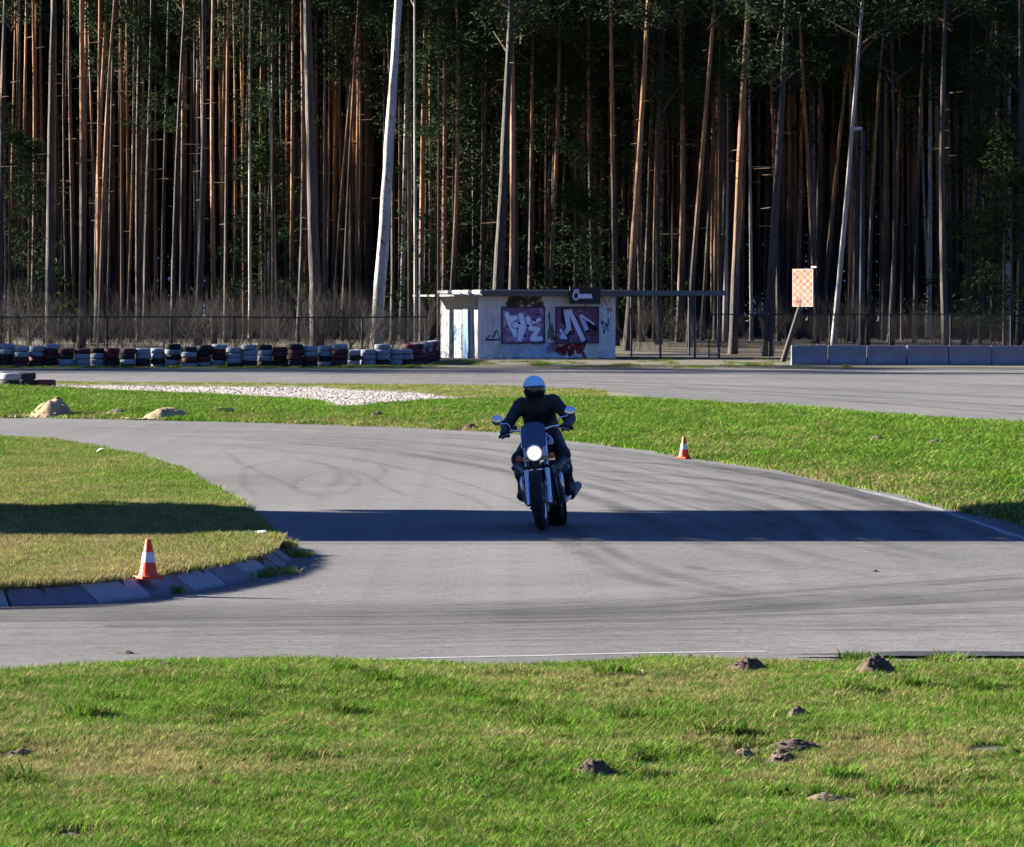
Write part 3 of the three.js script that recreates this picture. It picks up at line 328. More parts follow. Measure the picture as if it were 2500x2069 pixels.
function sprays(r, list, n, sx, sy, len, wid, pos, col, tint) { for (const [cx, cy, cz, s] of list) { const cv = 0.7 + 0.6 * r(); for (let k = 0; k < n; k++) { const u = V(r() - 0.5, r() - 0.5, r() - 0.5).normalize().multiplyScalar(Math.cbrt(r()) * s), x = cx + u.x * sx, y = cy + u.y * sy, z = cz + u.z * sx, d = V(r() - 0.5, (r() - 0.35) * 0.7, r() - 0.5).normalize().multiplyScalar(len * (0.6 + 0.8 * r())), w = V(r() - 0.5, r() - 0.5, r() - 0.5).cross(d).normalize().multiplyScalar(wid * (0.6 + 0.8 * r()));
  pos.push(x - w.x, y - w.y, z - w.z, x + w.x, y + w.y, z + w.z, x + d.x, y + d.y, z + d.z, x + d.x * 0.55 + w.x * 1.7, y + d.y * 0.55 + w.y * 1.7, z + d.z * 0.55 + w.z * 1.7, x - w.x * 0.4, y - w.y * 0.4, z - w.z * 0.4, x + d.x * 1.3, y + d.y * 1.1, z + d.z * 1.3);
  const v = cv * (0.8 + 0.4 * r()); for (let q = 0; q < 6; q++) col.push(tint[0] * v, tint[1] * v, tint[2] * v); } } }
function fromArrays(pos, col) { const g = new THREE.BufferGeometry(); g.setAttribute('position', new THREE.Float32BufferAttribute(pos, 3)); g.setAttribute('color', new THREE.Float32BufferAttribute(col, 3)); g.setAttribute('uv', new THREE.Float32BufferAttribute(new Float32Array(pos.length / 3 * 2), 2)); g.computeVertexNormals(); return g; }
const leafMat = new THREE.MeshPhysicalMaterial({ color: 0xffffff, vertexColors: true, roughness: 0.9, specularIntensity: 0.25, side: THREE.DoubleSide, transmission: 0.12, thickness: 0 });
// a Scots pine crown of limbs and needle clumps, foot at 0, top near 12 m
function crownGeo(seed) { const r = rng(seed), list = [], pos = [], col = [], limb = [];
  for (let k = 0; k < 13; k++) { const t = Math.pow(r(), 0.8), y = 0.3 + t * 11, R = 2.1 * Math.sin(Math.PI * clamp(0.2 + 0.72 * t)) * (0.35 + 0.75 * r()), a = r() * 6.283; list.push([Math.cos(a) * R, y, Math.sin(a) * R, 0.75 + 0.5 * r()]); limb.push(rod(V(0, y - 0.7 - 0.4 * r(), 0), V(Math.cos(a) * R, y - 0.1, Math.sin(a) * R), 0.06, 0.02, 5)); }
  sprays(r, list, 270, 1.1, 0.7, 0.2, 0.024, pos, col, [0.022, 0.040, 0.012]); return { leaf: fromArrays(pos, col), limb: merged(limb) }; }
const crowns = [101, 102, 103, 104, 105].map(crownGeo), limbMat = std([0.16, 0.10, 0.06], 0.95, 0, { map: barkTex });
function youngGeo(seed, H) { const r = rng(seed), list = [], pos = [], col = []; for (let k = 0; k < 60; k++) { const t = Math.pow(r(), 1.1), y = 0.12 * H + t * H * 0.86, R = (1 - t) * H * 0.22 * (0.4 + 0.6 * r()) + 0.1, a = r() * 6.283; list.push([Math.cos(a) * R, y, Math.sin(a) * R, 0.5 + 0.3 * r()]); } sprays(r, list, 72, 0.95, 0.5, 0.20, 0.020, pos, col, [0.026, 0.052, 0.013]); return fromArrays(pos, col); }
const youngs = [201, 202, 203].map((s) => youngGeo(s, 9));
let treeN = 0;
function tree(xb, xt, wd, d, kind, label, group, H) { // pixel columns at the hedge line and at the picture's top edge, width in pixels
  const seed = 1000 + treeN++ * 7, r = rng(seed), x640 = xAt(xb, d), x0top = xAt(xt, d), y640 = yAt(640, d), ytop = yAt(0, d), lx = (x0top - x640) / (ytop - y640), fx = x640 - lx * (y640 - 0.5), fy = floorH(fx, -d); H = H ?? 22 + 5 * r();
  const r0 = wd * 2500 / 2100 / (F / d) / 2 * 0.76, name = kind === 'birch' ? 'birch_tree' : 'pine_tree', g = thing(name, label, 'tree', [fx, fy, -d], 0, group), lz = (r() - 0.5) * 0.03;
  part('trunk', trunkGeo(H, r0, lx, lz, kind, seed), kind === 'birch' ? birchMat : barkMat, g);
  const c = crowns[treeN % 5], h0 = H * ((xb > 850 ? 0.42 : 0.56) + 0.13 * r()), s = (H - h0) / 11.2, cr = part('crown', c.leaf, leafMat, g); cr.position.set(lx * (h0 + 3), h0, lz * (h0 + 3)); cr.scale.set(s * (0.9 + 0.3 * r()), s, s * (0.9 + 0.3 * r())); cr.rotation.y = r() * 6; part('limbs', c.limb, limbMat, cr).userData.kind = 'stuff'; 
  if (kind !== 'birch') { const st = []; for (let k = 0; k < 7; k++) { const y = H * (0.2 + 0.33 * r()), a = r() * 6.28, L = 0.3 + 0.9 * r(); st.push(rod(V(lx * y, y, lz * y), V(lx * y + Math.cos(a) * L, y + 0.1 * (r() - 0.6), lz * y + Math.sin(a) * L), 0.025, 0.008, 4)); } part('dead_branches', merged(st), limbMat, g).userData.kind = 'stuff'; }
  return g;
}
const placed = [];
const named = [   // xb, xt, width, depth, kind, label
  [2, 4, 16, 196, 'grey', 'grey pine trunk cut by the left picture edge'], [64, 72, 11, 214, 'pine', 'slim pine, first orange one from the left picture edge'], [103, 128, 25, 193, 'grey', 'thick dark grey pine left of the brightest orange trunk'], [168, 186, 21, 197, 'pine', 'brightest orange pine trunk near the left edge'], [208, 250, 13, 206, 'pine', 'pine right of the brightest left trunk, leaning right'], [222, 240, 10, 219, 'grey', 'thin grey pine behind the leaning one at the left'],
  [262, 276, 9, 226, 'pine', 'thin pine above the first dark gap of the tyre wall'], [290, 300, 8, 230, 'pine', 'very thin pine with a dead branch, left third'], [355, 380, 11, 209, 'grey', 'pale slim trunk, right of the thin branchy pine'], [404, 415, 21, 194, 'grey', 'stout dark pine left of the tall lit one'], [440, 450, 14, 201, 'pine', 'tall pine lit along its whole length, left of the middle'], [478, 486, 10, 222, 'pine', 'slim pine just right of the tall lit one'], [540, 552, 9, 224, 'grey', 'thin grey trunk between tall lit pine and pair'], [597, 603, 12, 216, 'pine', 'left trunk of the orange pair'], [612, 628, 14, 208, 'pine', 'right trunk of the orange pair'],
  [648, 632, 34, 190, 'grey', 'thickest dark trunk with flaky lit bark left of the birch'], [688, 720, 9, 222, 'pine', 'slim pine between the thickest trunk and the birch'], [705, 745, 10, 214, 'pine', 'slim pine leaning towards the birch'], [775, 815, 34, 187, 'birch', 'tall pale leaning birch left of the hut'], [852, 851, 9, 199, 'birch', 'thin white birch between the leaning birch and the hut'], [905, 920, 10, 218, 'pine', 'slim pine above the left end of the hut'], [942, 950, 10, 224, 'grey', 'thin dark trunk above the hut end wall'], [985, 1000, 13, 212, 'grey', 'dark pine above the first painted board'],
  [1018, 1048, 30, 195, 'grey', 'stout blue-grey pine right behind the hut, left one'], [1048, 1068, 18, 199, 'pine', 'orange lit pine right beside the stout blue-grey one'], [1085, 1094, 12, 210, 'pine', 'slim pine above the middle of the hut'], [1128, 1140, 10, 222, 'grey', 'thin grey trunk above the middle of the hut'], [1190, 1200, 12, 226, 'pine', 'pine half hidden by a young pine above the hut'], [1262, 1252, 16, 203, 'pine', 'lit pine above the right corner of the hut'], [1290, 1328, 20, 198, 'pine', 'orange pine leaning right, above the canopy start'], [1322, 1346, 11, 213, 'pine', 'slim pine right of the orange leaning one'],
  [1352, 1362, 17, 204, 'grey', 'dark pine above the canopy'], [1415, 1446, 15, 201, 'pine', 'orange pine leaning right above the canopy posts'], [1442, 1476, 11, 215, 'pine', 'slim pine close behind the leaning one above the canopy'], [1468, 1480, 12, 218, 'pine', 'pine above the right canopy end'], [1506, 1528, 22, 194, 'pine', 'stout pine with lit edge at the right canopy end'], [1576, 1592, 24, 191, 'grey', 'thick dark pine left of the marker board'], [1672, 1630, 13, 205, 'pine', 'pine leaning left above the marker board'], [1690, 1740, 13, 211, 'pine', 'pine crossing behind the left-leaning one'], [1714, 1768, 15, 196, 'birch', 'slim pale trunk leaning right, left of the lamp pole'],
  [1784, 1828, 12, 203, 'pine', 'orange pine leaning right just beyond the lamp pole'], [1808, 1822, 10, 219, 'grey', 'thin trunk right of the lamp pole'], [1830, 1838, 12, 201, 'grey', 'slim straight trunk between lamp pole and dark pine'], [1878, 1896, 12, 207, 'pine', 'thin straight trunk left of the tall dark pine'], [1941, 1950, 19, 193, 'grey', 'tall straight dark pine near the right edge'], [1982, 2040, 11, 204, 'pine', 'thin pine leaning right near the right edge'], [2052, 2060, 14, 212, 'pine', 'pine among green boughs at the right edge'], [2090, 2096, 18, 198, 'grey', 'dark trunk at the right picture edge'],
];
for (const [a, b, w, d, k, l] of named) { tree(a, b, w, d, k, l, 'trees of the forest edge'); placed.push([xAt(a, d), d]); }
{ const r = rng(77); let n = 0, tries = 0; 
  while (n < 228 && tries++ < 6000) { const d = 206 + 62 * Math.pow(r(), 0.9), xd = lerp(-60, 2160, r()), x = xAt(xd, d); if (placed.some(([a, b]) => Math.hypot((a - x) * 1.6, (b - d) * 0.45) < 1.25)) continue; placed.push([x, d]); n++; const kind = r() < 0.62 ? 'pine' : r() < 0.7 ? 'grey' : 'birch', w = (0.19 + 0.15 * r()) * F / d * 2100 / 2500;
    const kn = kind === 'pine' ? 'slim orange-barked pine' : kind === 'grey' ? 'slim grey-barked pine' : 'slim pale birch', bw = between(xd); lineUp(tree(xd, xd + (r() - 0.38) * 18, w, d, kind, `${kn} deep in forest ${bw}`, `${kn} trees ${bw}`), xd, kn, bw); }
}
{ // young pines in the understorey
  const list = [[930, 214, 15, 'young pine with bushy green boughs above the left of the hut'], [1180, 207, 9, 'young green pine above the hut name board'], [1010, 226, 17, 'tall young pine above the hut middle'], [1290, 224, 13, 'young pine behind the orange leaning trunk'], [545, 218, 12, 'young pine left of the orange pair'], [60, 204, 9, 'young pine at the far left'], [2060, 196, 10, 'young pine with green boughs at the right edge'], [2010, 203, 12, 'young pine behind the thin leaning right trunk']];
  list.forEach(([xd, d, H, l], k) => { const x = xAt(xd, d), g = thing('young_pine', l, 'tree', [x, floorH(x, -d), -d], k, 'young pines between the trunks'), s = H / 9; part('trunk', rod(V(0, -0.2, 0), V(0, H * 0.9, 0), 0.1, 0.02, 7), limbMat, g); const c = part('crown', youngs[k % 3], leafMat, g); c.scale.setScalar(s); });
}
{ // boughs of the canopy that hang into view over the middle and the right: one mass
  const r = rng(616), m = new THREE.Matrix4(), q = new THREE.Quaternion(), e = new THREE.Euler(), pos = [], col = []; sprays(r, [[0, 0, 0, 1]], 150, 1.2, 0.75, 0.22, 0.026, pos, col, [0.020, 0.037, 0.011]); const g = fromArrays(pos, col), n = 1500, im = new THREE.InstancedMesh(g, leafMat, n); let k = 0, tries = 0;
  while (k < n && tries++ < 60000) { const d = lerp(203, 252, r()), x = lerp(-9, 33, r()), y = lerp(8.5, 25, Math.pow(r(), 0.7)), f = fbm(x * 0.22 + d * 0.06, y * 0.2, 617, 3); if (f < 0.5 + 0.16 * sstep(15, 8.5, y) + 0.08 * sstep(0, -9, x)) continue; e.set(0.4 * (r() - 0.5), r() * 6, 0.4 * (r() - 0.5)); const s = 0.7 + 0.7 * r(); m.compose(V(x, y, -d), q.setFromEuler(e), V(s * 1.2, s * 0.8, s * 1.2)); im.setMatrixAt(k++, m); }
  im.count = k; im.name = 'canopy_boughs'; im.castShadow = im.receiveShadow = true; tag(im, 'dark needle boughs hanging among the trunks in the upper middle and right', undefined, undefined, 'stuff'); scene.add(im);
}
{ // half-grown pines whose boughs fill the gaps high up: column, row of the crown's middle, crown height in metres
  const list = [[900, 150, 7, 203, 'bushy boughs beside the top of the leaning birch'], [990, 90, 6, 212, 'boughs high above the hut middle'], [1120, 130, 8, 214, 'boughs high above the hut name board'], [1200, 60, 7, 218, 'boughs at the top edge above the hut'], [1380, 80, 7, 216, 'boughs between the leaning pines above the canopy'], [1475, 90, 5, 202, 'boughs above the canopy end'], [1660, 60, 7, 220, 'boughs above the marker board'], [1850, 110, 7, 216, 'boughs right of the lamp pole, high up'], [1990, 60, 7, 208, 'boughs at the top right'], [2060, 180, 8, 200, 'boughs at the right edge, upper'], [2075, 420, 6, 196, 'boughs at the right edge, lower'], [560, 130, 7, 210, 'boughs left of the orange pair'], [320, 160, 6, 214, 'boughs right of the leaning left pine'], [20, 330, 5, 200, 'boughs at the left picture edge'], [500, 40, 6, 220, 'boughs at the top edge, right of the tall lit pine'], [720, 60, 6, 222, 'boughs at the top edge left of the leaning birch'], [250, 30, 6, 216, 'boughs at the top edge near the brightest left trunk'], [1760, 180, 6, 222, 'boughs behind the lamp pole']];
  list.forEach(([xd, yd, H, d, l], k) => { const x = xAt(xd, d), y0 = floorH(x, -d), yc = yAt(yd, d) - H / 2 - y0, g = thing('half_grown_pine', 'half-grown pine with ' + l, 'tree', [x, y0, -d], 0, 'half-grown pines among the tall trunks'), s = H / 9; part('trunk', rod(V(0, -0.2, 0), V(0, yc + H * 0.9, 0), 0.09, 0.02, 7), limbMat, g); const c = part('crown', youngs[k % 3], leafMat, g); c.position.y = yc; c.scale.set(s * 1.25, s, s * 1.25); c.rotation.y = k; });
}
{ // the wood beyond, and the flank of the forest left of the picture: one mass
  const r = rng(909), m = new THREE.Matrix4(), q = new THREE.Quaternion(), e = new THREE.Euler(), pos = [], col = []; sprays(r, [[0, 0, 0, 1]], 60, 1.3, 0.9, 0.42, 0.07, pos, col, [0.014, 0.024, 0.009]); const cl = fromArrays(pos, col);
  const n = 24000, im = new THREE.InstancedMesh(cl, leafMat, n); for (let k = 0; k < n; k++) { const back = k < n * 0.72, d = back ? lerp(300, 340, r()) : lerp(250, 300, r()), x = lerp(-78, 62, r()), y = (back ? lerp(0.5, 30, Math.pow(r(), 0.62)) : lerp(13, 30, r())), s = 0.8 + 0.9 * r(); e.set(r() * 6, r() * 6, r() * 6); m.compose(V(x, y, -d), q.setFromEuler(e), V(s, s, s)); im.setMatrixAt(k, m); } im.name = 'far_wood_foliage'; im.castShadow = im.receiveShadow = true; tag(im, 'dark mass of needles of the far wood', undefined, undefined, 'stuff'); scene.add(im);
  const tg = trunkGeo(25, 0.125, 0, 0, 'pine', 4242), tn = 1050, it = new THREE.InstancedMesh(tg, barkMat, tn), spots = []; for (let k = 0; k < tn; k++) { const flank = k < 90, d = flank ? (k < 36 ? lerp(166.5, 181, r()) : lerp(192, 270, r())) : lerp(232, 320, r()), x = flank ? -d * 0.118 - 3 - 45 * r() : lerp(-75, 58, r()); const s = 0.8 + 0.5 * r(); e.set(0.03 * (r() - 0.5), r() * 6, 0.05 * (r() - 0.5)); m.compose(V(x, floorH(x, -d) - 0.1, -d), q.setFromEuler(e), V(s, 0.9 + 0.2 * r(), s)); it.setMatrixAt(k, m); if (flank) spots.push([x, d, k < 36]); } it.name = 'far_wood_trunks'; it.castShadow = it.receiveShadow = true; tag(it, 'crowded trunks of the far wood', undefined, undefined, 'stuff'); scene.add(it);
  crowns.forEach((c, ci) => { const mine = spots.filter((_, i) => i % 5 === ci), ic = new THREE.InstancedMesh(c.leaf, leafMat, mine.length); mine.forEach(([x, d, low], k) => { e.set(0, r() * 6, 0); m.compose(V(x, low ? 2 + 5 * r() : k % 3 ? 9 + 6 * r() : 1 + 6 * r(), -d), q.setFromEuler(e), V(1.1, 1, 1.1)); ic.setMatrixAt(k, m); }); ic.name = numbered('forest_flank_crowns'); ic.castShadow = ic.receiveShadow = true; tag(ic, 'crowns of the forest left of the picture', undefined, undefined, 'stuff'); scene.add(ic); });
}
{ // bare shrubs along the fence
  const twigM = std([0.034, 0.028, 0.024], 0.95);
  const shrubG = (seed) => { const r = rng(seed), l = []; const grow = (p, d, L, R, lev) => { const e = p.clone().add(d.clone().multiplyScalar(L)); l.push(rod(p, e, R, R * 0.55, 3)); if (lev < 3) { const n = lev ? 3 : 4; for (let k = 0; k < n; k++) { const q = d.clone().add(V((r() - 0.5) * 1.1, (r() - 0.35) * 0.5, (r() - 0.5) * 1.1)).normalize(); grow(p.clone().lerp(e, 0.45 + 0.55 * r()), q, L * (0.55 + 0.3 * r()), R * 0.6, lev + 1); } } }; for (let k = 0; k < 8; k++) grow(V((r() - 0.5) * 0.7, -0.1, (r() - 0.5) * 0.7), V((r() - 0.5) * 0.9, 1, (r() - 0.5) * 0.9).normalize(), 0.95 + 0.4 * r(), 0.013, 0); return merged(l); };
  const gs = [1, 2, 3, 4].map((s) => shrubG(s * 31)), r = rng(444);
  for (let k = 0; k < 58; k++) { const left = k < 40, xd = left ? -20 + k * 22.5 + 20 * r() : 1280 + (k - 40) * 46 + 24 * r(), d = (left ? 177 : 192) + 10 * r(), x = xAt(xd, d), g = thing('bare_shrub', `leafless brown shrub behind the fence ${between(xd)}`, 'shrub', [x, floorH(x, -d), -d], r() * 6, `leafless shrubs ${between(xd)}`); lineUp(g, xd, 'leafless brown shrub', between(xd)); const q = part('twigs', gs[k % 4], twigM, g), s = (left ? 0.55 : 0.45) + 0.75 * r(); q.scale.set(s * 1.1, s, s * 1.1); }
}
// ---------------------------------------------------------------- cones, sign, lamp pole, fences, earth heaps, scraps
{
  const orange = std([0.72, 0.065, 0.015], 0.6), white = std([0.62, 0.63, 0.65], 0.6), R = (y) => lerp(0.078, 0.021, (y - 0.02) / 0.30);
  const seg = (a, b, o) => lathe([[R(a) + o, a], [R(b) + o, b]], 28);
  function cone(p, label, s, turn) { bare.push([p[0], p[2], 0.22], [p[0] + 0.05, p[2] + 0.25, 0.2]); const g = thing('traffic_cone', label, 'cone', p, turn, 'traffic cones by the bend'); g.scale.setScalar(s);
    const b = new RoundedBoxGeometry(0.19, 0.026, 0.19, 2, 0.008); part('base', b.translate(0, 0.014, 0), orange, g); part('body', merged([lathe([[0.088, 0.028], [0.080, 0.04], [R(0.06), 0.06], [R(0.315), 0.315], [0.012, 0.322], [0.008, 0.31], [0.004, 0.2]], 28)]), orange, g); part('reflective_band', seg(0.135, 0.215, 0.0022), white, g); }
  let p = P(304, 1182, 0.15); cone([p.x, KERB_H - 0.002, p.z], 'orange cone with white band standing on the kerb of the island', 0.95, 0.5);
  p = P(1403, 939, 0.02); cone([p.x, Math.max(0.004, bankH(p.x, p.z)), p.z], 'orange cone with white band at the outer edge of the bend', 1.0, 0.9);
}
{ // tilted marker board on a leaning post
  const d = 176, x0 = xAt(1604, d), y0 = floorH(x0, -d), g = thing('marker_board', 'pale orange checkered board on a leaning post by the concrete blocks', 'sign', [x0, y0, -d]);
  const a = V(0, -0.1, 0), b = V(xAt(1640, d) - x0, yAt(632, d) - y0, -0.05), bx = xAt(1647, d) - x0, by = yAt(590.5, d) - y0;
  part('post', merged([rod(a, b, 0.11, 0.09, 10), rod(b.clone().add(V(0, -0.2, -0.08)), V(bx, by + 0.3, -0.12), 0.04)]), std([0.09, 0.075, 0.065], 0.9, 0, { map: T.concrete }), g);
  const t = canvas(256, 448, (c, w, h) => { const r = rng(12); c.fillStyle = '#eea27c'; c.fillRect(0, 0, w, h); for (let j = 0; j < 11; j++) for (let i = 0; i < 6; i++) { const k = (i + j) % 2, q = r(); c.fillStyle = k ? ['#e68a74', '#dd7a64', '#ea9c84'][Math.floor(q * 3)] : ['#f0bfa6', '#f4ccb8', '#eeb49a'][Math.floor(q * 3)]; c.fillRect(i * w / 6, j * h / 11, w / 6 + 1, h / 11 + 1); if (k && r() < 0.35) { c.fillStyle = 'rgba(150,84,66,0.65)'; c.fillRect(i * w / 6 + 3, j * h / 11 + 4, w / 6 - 8, h / 11 - 8); } } c.fillStyle = '#7c4a3c'; c.fillRect(0.18 * w, 0.82 * h, 0.16 * w, 0.09 * h); c.strokeStyle = '#e9d9c8'; c.lineWidth = 10; c.strokeRect(5, 5, w - 10, h - 10); });
  const e = std([0.6, 0.5, 0.42], 0.8), pn = part('panel', box(1.22, 1.42, 0.04), [e, e, e, e, std([0.42, 0.31, 0.30], 0.85, 0, { map: t }), e], g); pn.position.set(bx, by, 0); pn.rotation.y = -0.95; part('top_bracket', box(0.3, 0.06, 0.06, 0.66, 0.78, 0), e, pn);
}
{ // lamp pole behind the blocks
  const d = 199, x0 = xAt(1767, d), y0 = floorH(x0, -d), g = thing('lamp_pole', 'tall grey lamp pole behind the concrete blocks', 'lamp post', [x0, y0, -d]), H = yAt(268, d) - y0, m = std([0.05, 0.055, 0.065], 0.9, 0, { map: T.concrete });
  part('pole', rod(V(0, -0.1, 0), V(0.06, H, 0), 0.13, 0.085, 14), m, g); part('arm', tube([V(0.06, H - 0.1, 0), V(0.05, H + 0.08, 0), V(-0.12, H + 0.12, 0.05), V(-0.3, H + 0.1, 0.1)], 0.03), m, g);
  const hd = part('lamp_head', box(0.46, 0.12, 0.22, -0.22, H + 0.08, 0.08, 0.05), std([0.5, 0.52, 0.55], 0.5), g); part('lens', box(0.34, 0.03, 0.16, -0.22, H + 0.013, 0.08), std([0.4, 0.4, 0.4], 0.3), hd);
}
function fence(label, x0, x1, d, h) { const n = Math.round((x1 - x0) / 2.55), g = thing('mesh_fence', label, 'fence', [0, 0, -d]), m = std([0.03, 0.032, 0.036], 0.7, 0.3), Y = (x) => floorH(x, -d);
  for (let k = 0; k <= n; k++) { const x = lerp(x0, x1, k / n); part('post', rod(V(x, Y(x) - 0.1, 0), V(x, Y(x) + h + 0.03, 0), 0.035, 0.035, 6), m, g); if (k < n) { const x2 = lerp(x0, x1, (k + 1) / n); part('top_rail', rod(V(x + 0.02, Y(x) + h, 0), V(x2 - 0.02, Y(x2) + h, 0), 0.028, 0.028, 6), m, g); part('bottom_rail', rod(V(x + 0.02, Y(x) + 0.08, 0), V(x2 - 0.02, Y(x2) + 0.08, 0), 0.012, 0.012, 5), m, g); } }
  const w = []; const st = 0.14; for (let x = x0 - h; x < x1; x += st) for (const s of [1, -1]) { let a = x, b = x + h, ya = s > 0 ? 0.08 : h, yb = s > 0 ? h : 0.08; if (a < x0) { const t = (x0 - a) / h; ya = lerp(ya, yb, t); a = x0; } if (b > x1) { const t = (b - x1) / (b - a); yb = lerp(yb, ya, t); b = x1; } if (b - a < 0.02) continue; w.push(rod(V(a, Y(a) + ya, s * 0.004), V(b, Y(b) + yb, s * 0.004), 0.0035, 0.0035, 3)); }
  const wm = part('wire_mesh', merged(w), m, g); wm.userData.kind = 'stuff'; return g; }
fence('dark wire mesh fence behind the tyre wall', xAt(-40, 174), xAt(884, 174) - 0.2, 173.8, 1.72);
fence('dark wire mesh fence behind the concrete blocks and canopy', 8.0, xAt(2140, 178), 189.6, 1.75);

function heap(seed, peakX = 0, crumbs = 150) { // crumbly mound of unit radius and height, foot below 0, with loose crumbs on and around it
  const r = rng(seed * 13 + 1), nr = 14, na = 40, pos = [], idx = [], hAt = (x, z) => { const a = Math.atan2(z, x), R = 0.78 + 0.45 * (fbm(Math.cos(a) * 1.3 + seed, Math.sin(a) * 1.3 + seed, seed, 3) - 0.5), q = Math.hypot(x - peakX * (1 - Math.hypot(x, z)), z) / R; return q >= 1 ? -0.08 : Math.pow(1 - q * q, 1.15) * (0.72 + 0.5 * fbm(x * 2 + seed, z * 2, seed + 3)) + 0.34 * (fbm(x * 7, z * 7 + seed, seed + 5, 3) - 0.45) * Math.min(1, (1 - q) * 4); };
  for (let j = 0; j <= nr; j++) for (let i = 0; i < na; i++) { const a = i / na * 6.2832, q = j / nr, x = Math.cos(a) * q, z = Math.sin(a) * q; pos.push(x, hAt(x, z), z); if (j) { const p = (j - 1) * na + i, n = (j - 1) * na + (i + 1) % na; idx.push(p, n, p + na, n, n + na, p + na); } }
  const g = new THREE.BufferGeometry(); g.setAttribute('position', new THREE.Float32BufferAttribute(pos, 3)); g.setIndex(idx); g.setAttribute('uv', new THREE.Float32BufferAttribute(new Float32Array(pos.length / 3 * 2).map((_, i) => pos[(i >> 1) * 3 + (i & 1) * 2] * 0.7), 2)); g.computeVertexNormals();
  const l = [g]; for (let k = 0; k < crumbs; k++) { const a = r() * 6.283, q = Math.pow(r(), 0.6) * 1.55, x = Math.cos(a) * q, z = Math.sin(a) * q, s = 0.03 + 0.10 * r() * r(), c = new THREE.IcosahedronGeometry(s, 0).scale(1 + r() * 0.6, 1, 1 + r() * 0.6).rotateY(r() * 6).rotateX(r()); l.push(c.translate(x, Math.max(0.0, hAt(x, z)) + s * 0.2, z)); }
  return merged(l); }
{
  const heaps = [1, 2, 3, 4, 5].map((s) => heap(s)), sandHeaps = [heap(7, 0.35, 60), heap(8, 0.1, 60)], dark = std([0.095, 0.062, 0.038], 1, 0, { map: T.soil }), tan = std([0.20, 0.148, 0.08], 1, 0, { map: T.soil }), sand = std([0.42, 0.30, 0.165], 1, 0, { map: T.soil }), grey = std([0.14, 0.098, 0.062], 1, 0, { map: T.soil });
  const put = (xd, yd, wd, hd, mat, label, hFn, k, dz = 0.8, cat = 'earth heap', name = 'earth_heap') => { let p = P(xd, yd, 0.05); for (let q = 0; q < 5; q++) p = P(xd, yd, Math.max(0, hFn(p.x, p.z))); const y = Math.max(0, hFn(p.x, p.z)), pxm = F / -p.z * 2100 / 2500, o = top(name, heaps[k % 5], mat, label, cat, 'heaps of turned earth'); o.position.set(p.x, y - 0.012, p.z); o.scale.set(wd / pxm / 2 * 1.45, hd / pxm * 1.12, wd / pxm / 2 * dz * 1.9); if (name === 'sand_heap') { o.geometry = sandHeaps[k === 3 ? 0 : 1]; o.rotation.y = 0; } if (hFn === foreH) bare.push([p.x, p.z, wd / pxm / 2 * 1.15], [p.x, p.z + 0.12, wd / pxm / 2 * 0.8]); else bare.push([p.x, p.z, wd / pxm / 2 * 1.2]); if (name !== 'sand_heap') o.rotation.y = k * 1.3; return o; };
  put(1218, 1592, 96, 38, dark, 'dark brown molehill in the foreground lawn below the motorcycle', foreH, 0); put(1636, 1478, 62, 27, grey, 'tallest small molehill casting a shadow in the right lawn', foreH, 1); put(1525, 1556, 54, 24, tan, 'low crumbled heap left of the dark hole in the lawn', foreH, 2); put(1604, 1562, 64, 26, grey, 'grey-brown heap in front of the tall molehill', foreH, 3); put(1625, 1536, 110, 22, dark, 'flat dark earth patch right behind the grey-brown heap', foreH, 4);
  put(1535, 1380, 90, 34, dark, 'dark earth heap at the lawn edge, left one of the pair', foreH, 0); put(1795, 1384, 90, 36, dark, 'dark earth heap at the lawn edge, right one of the pair', foreH, 1); put(1412, 1362, 48, 20, grey, 'small earth heap at the lawn edge above the molehill', foreH, 2); put(340, 1378, 90, 18, dark, 'flat dark earth patch at the left lawn edge', foreH, 3); put(40, 1552, 70, 18, dark, 'dark earth patch at the far left of the lawn', foreH, 4); put(1488, 1508, 60, 12, tan, 'low straw coloured heap left of the tall molehill', foreH, 0); put(1690, 1640, 90, 14, tan, 'flat pale heap low in the right lawn', foreH, 1); put(150, 1725, 110, 20, dark, 'dark earth patch at the bottom left corner', foreH, 2); put(405, 1372, 40, 14, grey, 'small grey clod beside the flat patch at the left lawn edge', foreH, 0);
  put(96, 857, 92, 34, sand, 'tall sandy heap on the bank, left one', bankH, 3, 0.7, 'sand heap', 'sand_heap'); put(342, 861, 96, 18, sand, 'low sandy heap on the bank, right one', bankH, 1, 0.7, 'sand heap', 'sand_heap'); put(240, 857, 50, 10, tan, 'flat earth scrap between the two sandy heaps', bankH, 2);
  put(775, 868, 38, 12, dark, 'small dark clod on the bank, left of the rider', bankH, 4); put(965, 872, 34, 12, dark, 'small dark clod on the bank just left of the mirror', bankH, 0); put(1920, 915, 60, 12, grey, 'brown earth patch on the right bank', bankH, 1); put(1800, 908, 40, 14, tan, 'straw coloured clump on the right bank', bankH, 2);
  put(1795, 1170, 10, 4, dark, 'tiny dark clod lying on the asphalt', () => 0.012, 2, 1, 'clod', 'clod'); put(262, 1337, 20, 5, dark, 'small dark clod on the asphalt at the left', () => 0.012, 3, 1, 'clod', 'clod');
}
